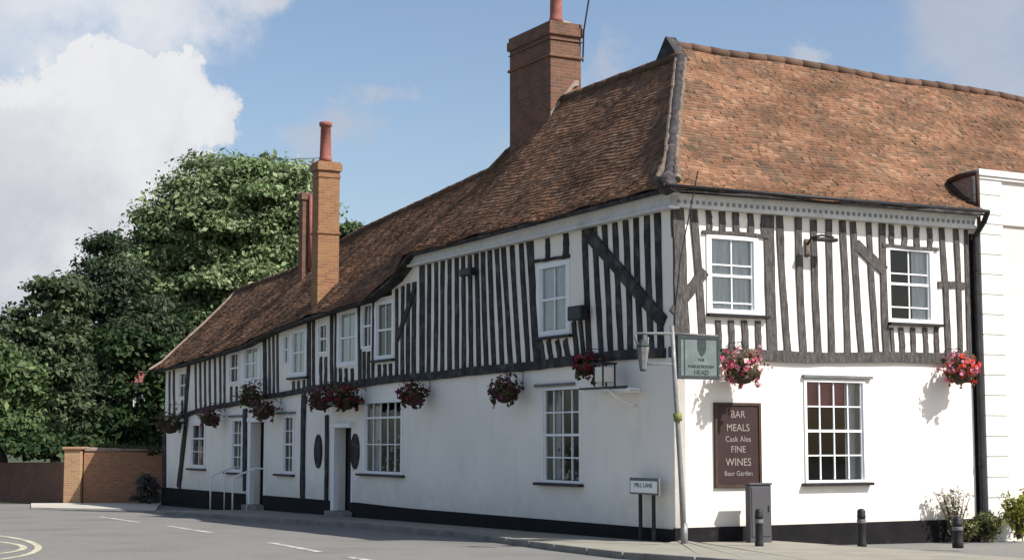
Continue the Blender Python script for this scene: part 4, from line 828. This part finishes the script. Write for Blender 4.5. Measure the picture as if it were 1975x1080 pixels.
# cottage glimpsed through the trees
b = onY(275, 960, 60); b.z = gzw(b); CT = wthing('cottage', b, 'small white cottage half hidden by dark trees beyond the inn', 'house')
x0 = onY(256, 800, 60).x; x1 = onY(300, 800, 60).x; z1 = onY(270, 735, 60).z; m = MB(); m.box((x0, 60, b.z), (x1+1.5, 65, z1)); wobj(CT, 'wall', m, 'stucco_white')
m = MB(); m.add([(x0-.2, 59.7, z1-.05), (x1+1.7, 59.7, z1-.05), (x1+1.7, 62.5, z1+.9), (x0-.2, 62.5, z1+.9), (x0-.2, 65.3, z1-.05), (x1+1.7, 65.3, z1-.05)], [(0, 1, 2, 3), (3, 2, 5, 4), (0, 3, 4), (1, 5, 2)], (.2, .08, .06)); wobj(CT, 'roof', m, 'roof_tile')
m = MB(); wx = onY(267, 800, 60).x; m.box((wx-.12, 59.97, z1-.7), (wx+.12, 60.02, z1-.25)); W = wobj(CT, 'window', m, 'white_paint'); m = MB(); m.box((wx-.09, 59.955, z1-.67), (wx+.09, 59.968, z1-.28)); wobj(CT, 'pane', m, 'sign_dark', parent=W)
# ------------------------------------------------------------------ camera
cd = bpy.data.cameras.new('camera'); cam = bpy.data.objects.new('camera', cd); COL.objects.link(cam); cam.location = CAM
cam.rotation_euler = (math.pi/2+TH, 0, 0); cd.sensor_width = 36; cd.lens = 36*FPX/1975; cd.clip_end = 3000; cd.clip_start = .1; sc.camera = cam
# ------------------------------------------------------------------ sun and sky
sd = (BD*.50 - AD*.82 + Vector((0, 0, 1.0))).normalized()
EL = math.asin(sd.z); AZ = math.atan2(sd.x, sd.y)
ld = bpy.data.lights.new('sun', 'SUN'); ld.energy = 4.6; ld.angle = math.radians(.55); ld.color = (1, .965, .925); lo = bpy.data.objects.new('sun', ld); COL.objects.link(lo)
lo.rotation_euler = (-sd).to_track_quat('-Z', 'Y').to_euler(); lo.location = (0, 0, 30)
w = bpy.data.worlds.new('World'); sc.world = w; w.use_nodes = True; nt = w.node_tree; N = nt.nodes.new; K = nt.links.new; bg = nt.nodes['Background']
sk = N('ShaderNodeTexSky'); sk.sky_type = 'NISHITA'; sk.sun_disc = False; sk.sun_elevation = EL; sk.sun_rotation = AZ; sk.air_density = 1.0; sk.dust_density = 1.6; sk.ozone_density = 1.0
STR = .10; bg.inputs['Strength'].default_value = STR
tc = N('ShaderNodeTexCoord'); dirv = tc.outputs['Generated']
def vm(op, a, b=None):
    n = N('ShaderNodeVectorMath'); n.operation = op
    for i, x in enumerate((a, b)):
        if x is None: continue
        if isinstance(x, (tuple, list, Vector)): n.inputs[i].default_value = x
        else: K(x, n.inputs[i])
    return n
def ma(op, a, b=None, c=None):
    n = N('ShaderNodeMath'); n.operation = op
    for i, x in enumerate((a, b, c)):
        if x is None: continue
        if isinstance(x, (int, float)): n.inputs[i].default_value = x
        else: K(x, n.inputs[i])
    return n.outputs[0]
def noise(scale, det, rough, vec=None):
    n = N('ShaderNodeTexNoise'); n.inputs['Scale'].default_value = scale; n.inputs['Detail'].default_value = det; n.inputs['Roughness'].default_value = rough; K(vec or dirv, n.inputs['Vector']); return n
n1 = noise(9, 9, .62); dis = vm('SUBTRACT', n1.outputs['Color'], (.5, .5, .5)); sc1 = vm('MULTIPLY', dis.outputs[0], (.16, .16, .16)); dv = vm('ADD', dirv, sc1.outputs[0])
def lobe(u, v, r, soft):
    c = ray(u, v).normalized(); sb = vm('SUBTRACT', dv.outputs[0], c); s2_ = vm('MULTIPLY', sb.outputs[0], (1, 1, 1.0)); ln = vm('LENGTH', s2_.outputs[0]).outputs['Value']
    mr = N('ShaderNodeMapRange'); mr.interpolation_type = 'SMOOTHSTEP'; R0 = r/3076; mr.inputs['From Min'].default_value = R0*(1+soft); mr.inputs['From Max'].default_value = R0*(1-soft); K(ln, mr.inputs['Value']); return mr.outputs['Result']
def union(ls):
    o = None
    for q in ls: o = q if o is None else ma('MAXIMUM', o, q)
    return o
big = union([lobe(*q) for q in [(180, 250, 150, .12), (110, 170, 75, .12), (300, 260, 125, .12), (415, 262, 86, .13), (250, 180, 80, .1), (30, 300, 130, .16), (60, 480, 220, .2), (250, 430, 190, .2), (-120, 420, 260, .3), (430, 380, 90, .2), (-300, 600, 400, .3), (60, 640, 180, .3)]])
topc = union([lobe(*q) for q in [(60, -60, 170, .45), (240, -70, 170, .45), (400, -80, 140, .35), (500, -60, 100, .3), (-150, -20, 220, .5), (250, 60, 90, .8), (60, 120, 70, .9), (350, 60, 70, .8)]])
wis = ma('MULTIPLY', union([lobe(*q) for q in [(695, 245, 60, .7), (640, 240, 44, .8), (738, 158, 28, .7), (770, 160, 16, .8), (1528, 92, 42, .5), (1190, 150, 46, .7), (1180, 150, 40, .8), (1925, 50, 120, .6), (2050, 160, 170, .6), (1000, 300, 40, .9)]]), .65)
hz = lobe(900, 850, 620, .9)
mask = ma('MAXIMUM', ma('MAXIMUM', big, ma('MULTIPLY', topc, .82)), wis)
# cloud body tone: bright heads, grey bellies
n2 = noise(5.5, 7, .6); n3 = noise(14, 6, .6); sp = N('ShaderNodeSeparateXYZ'); K(dv.outputs[0], sp.inputs[0])
bright = union([lobe(*q) for q in [(220, 210, 190, .7), (390, 280, 130, .6), (110, 190, 120, .7), (30, 215, 60, .8), (100, 560, 90, .9), (300, 400, 130, .9), (180, 60, 260, .9)]])
tone = ma('ADD', ma('MULTIPLY', bright, .62), ma('MULTIPLY', ma('SUBTRACT', n2.outputs['Fac'], .38), 1.0)); tone = ma('MINIMUM', ma('MAXIMUM', ma('ADD', tone, ma('MULTIPLY', ma('SUBTRACT', n3.outputs['Fac'], .5), .35)), 0.0), 1.0)
cc = N('ShaderNodeMix'); cc.data_type = 'RGBA'; K(tone, cc.inputs[0]); cc.inputs[6].default_value = (.37/STR, .385/STR, .44/STR, 1); cc.inputs[7].default_value = (.66/STR, .66/STR, .66/STR, 1)
skm = N('ShaderNodeMix'); skm.data_type = 'RGBA'; skm.blend_type = 'MULTIPLY'; skm.inputs[0].default_value = 1; K(sk.outputs[0], skm.inputs[6]); skm.inputs[7].default_value = (1.05, 1.04, 1.05, 1)
fin = N('ShaderNodeMix'); fin.data_type = 'RGBA'; K(mask, fin.inputs[0]); K(skm.outputs[2], fin.inputs[6]); K(cc.outputs[2], fin.inputs[7]); K(fin.outputs[2], bg.inputs['Color'])
sc.view_settings.view_transform = 'Standard'; sc.view_settings.look = 'None'; sc.view_settings.gamma = 1; sc.view_settings.exposure = .5
sc.render.engine = 'CYCLES'; sc.cycles.use_denoising = True; sc.cycles.max_bounces = 6; sc.cycles.transparent_max_bounces = 8
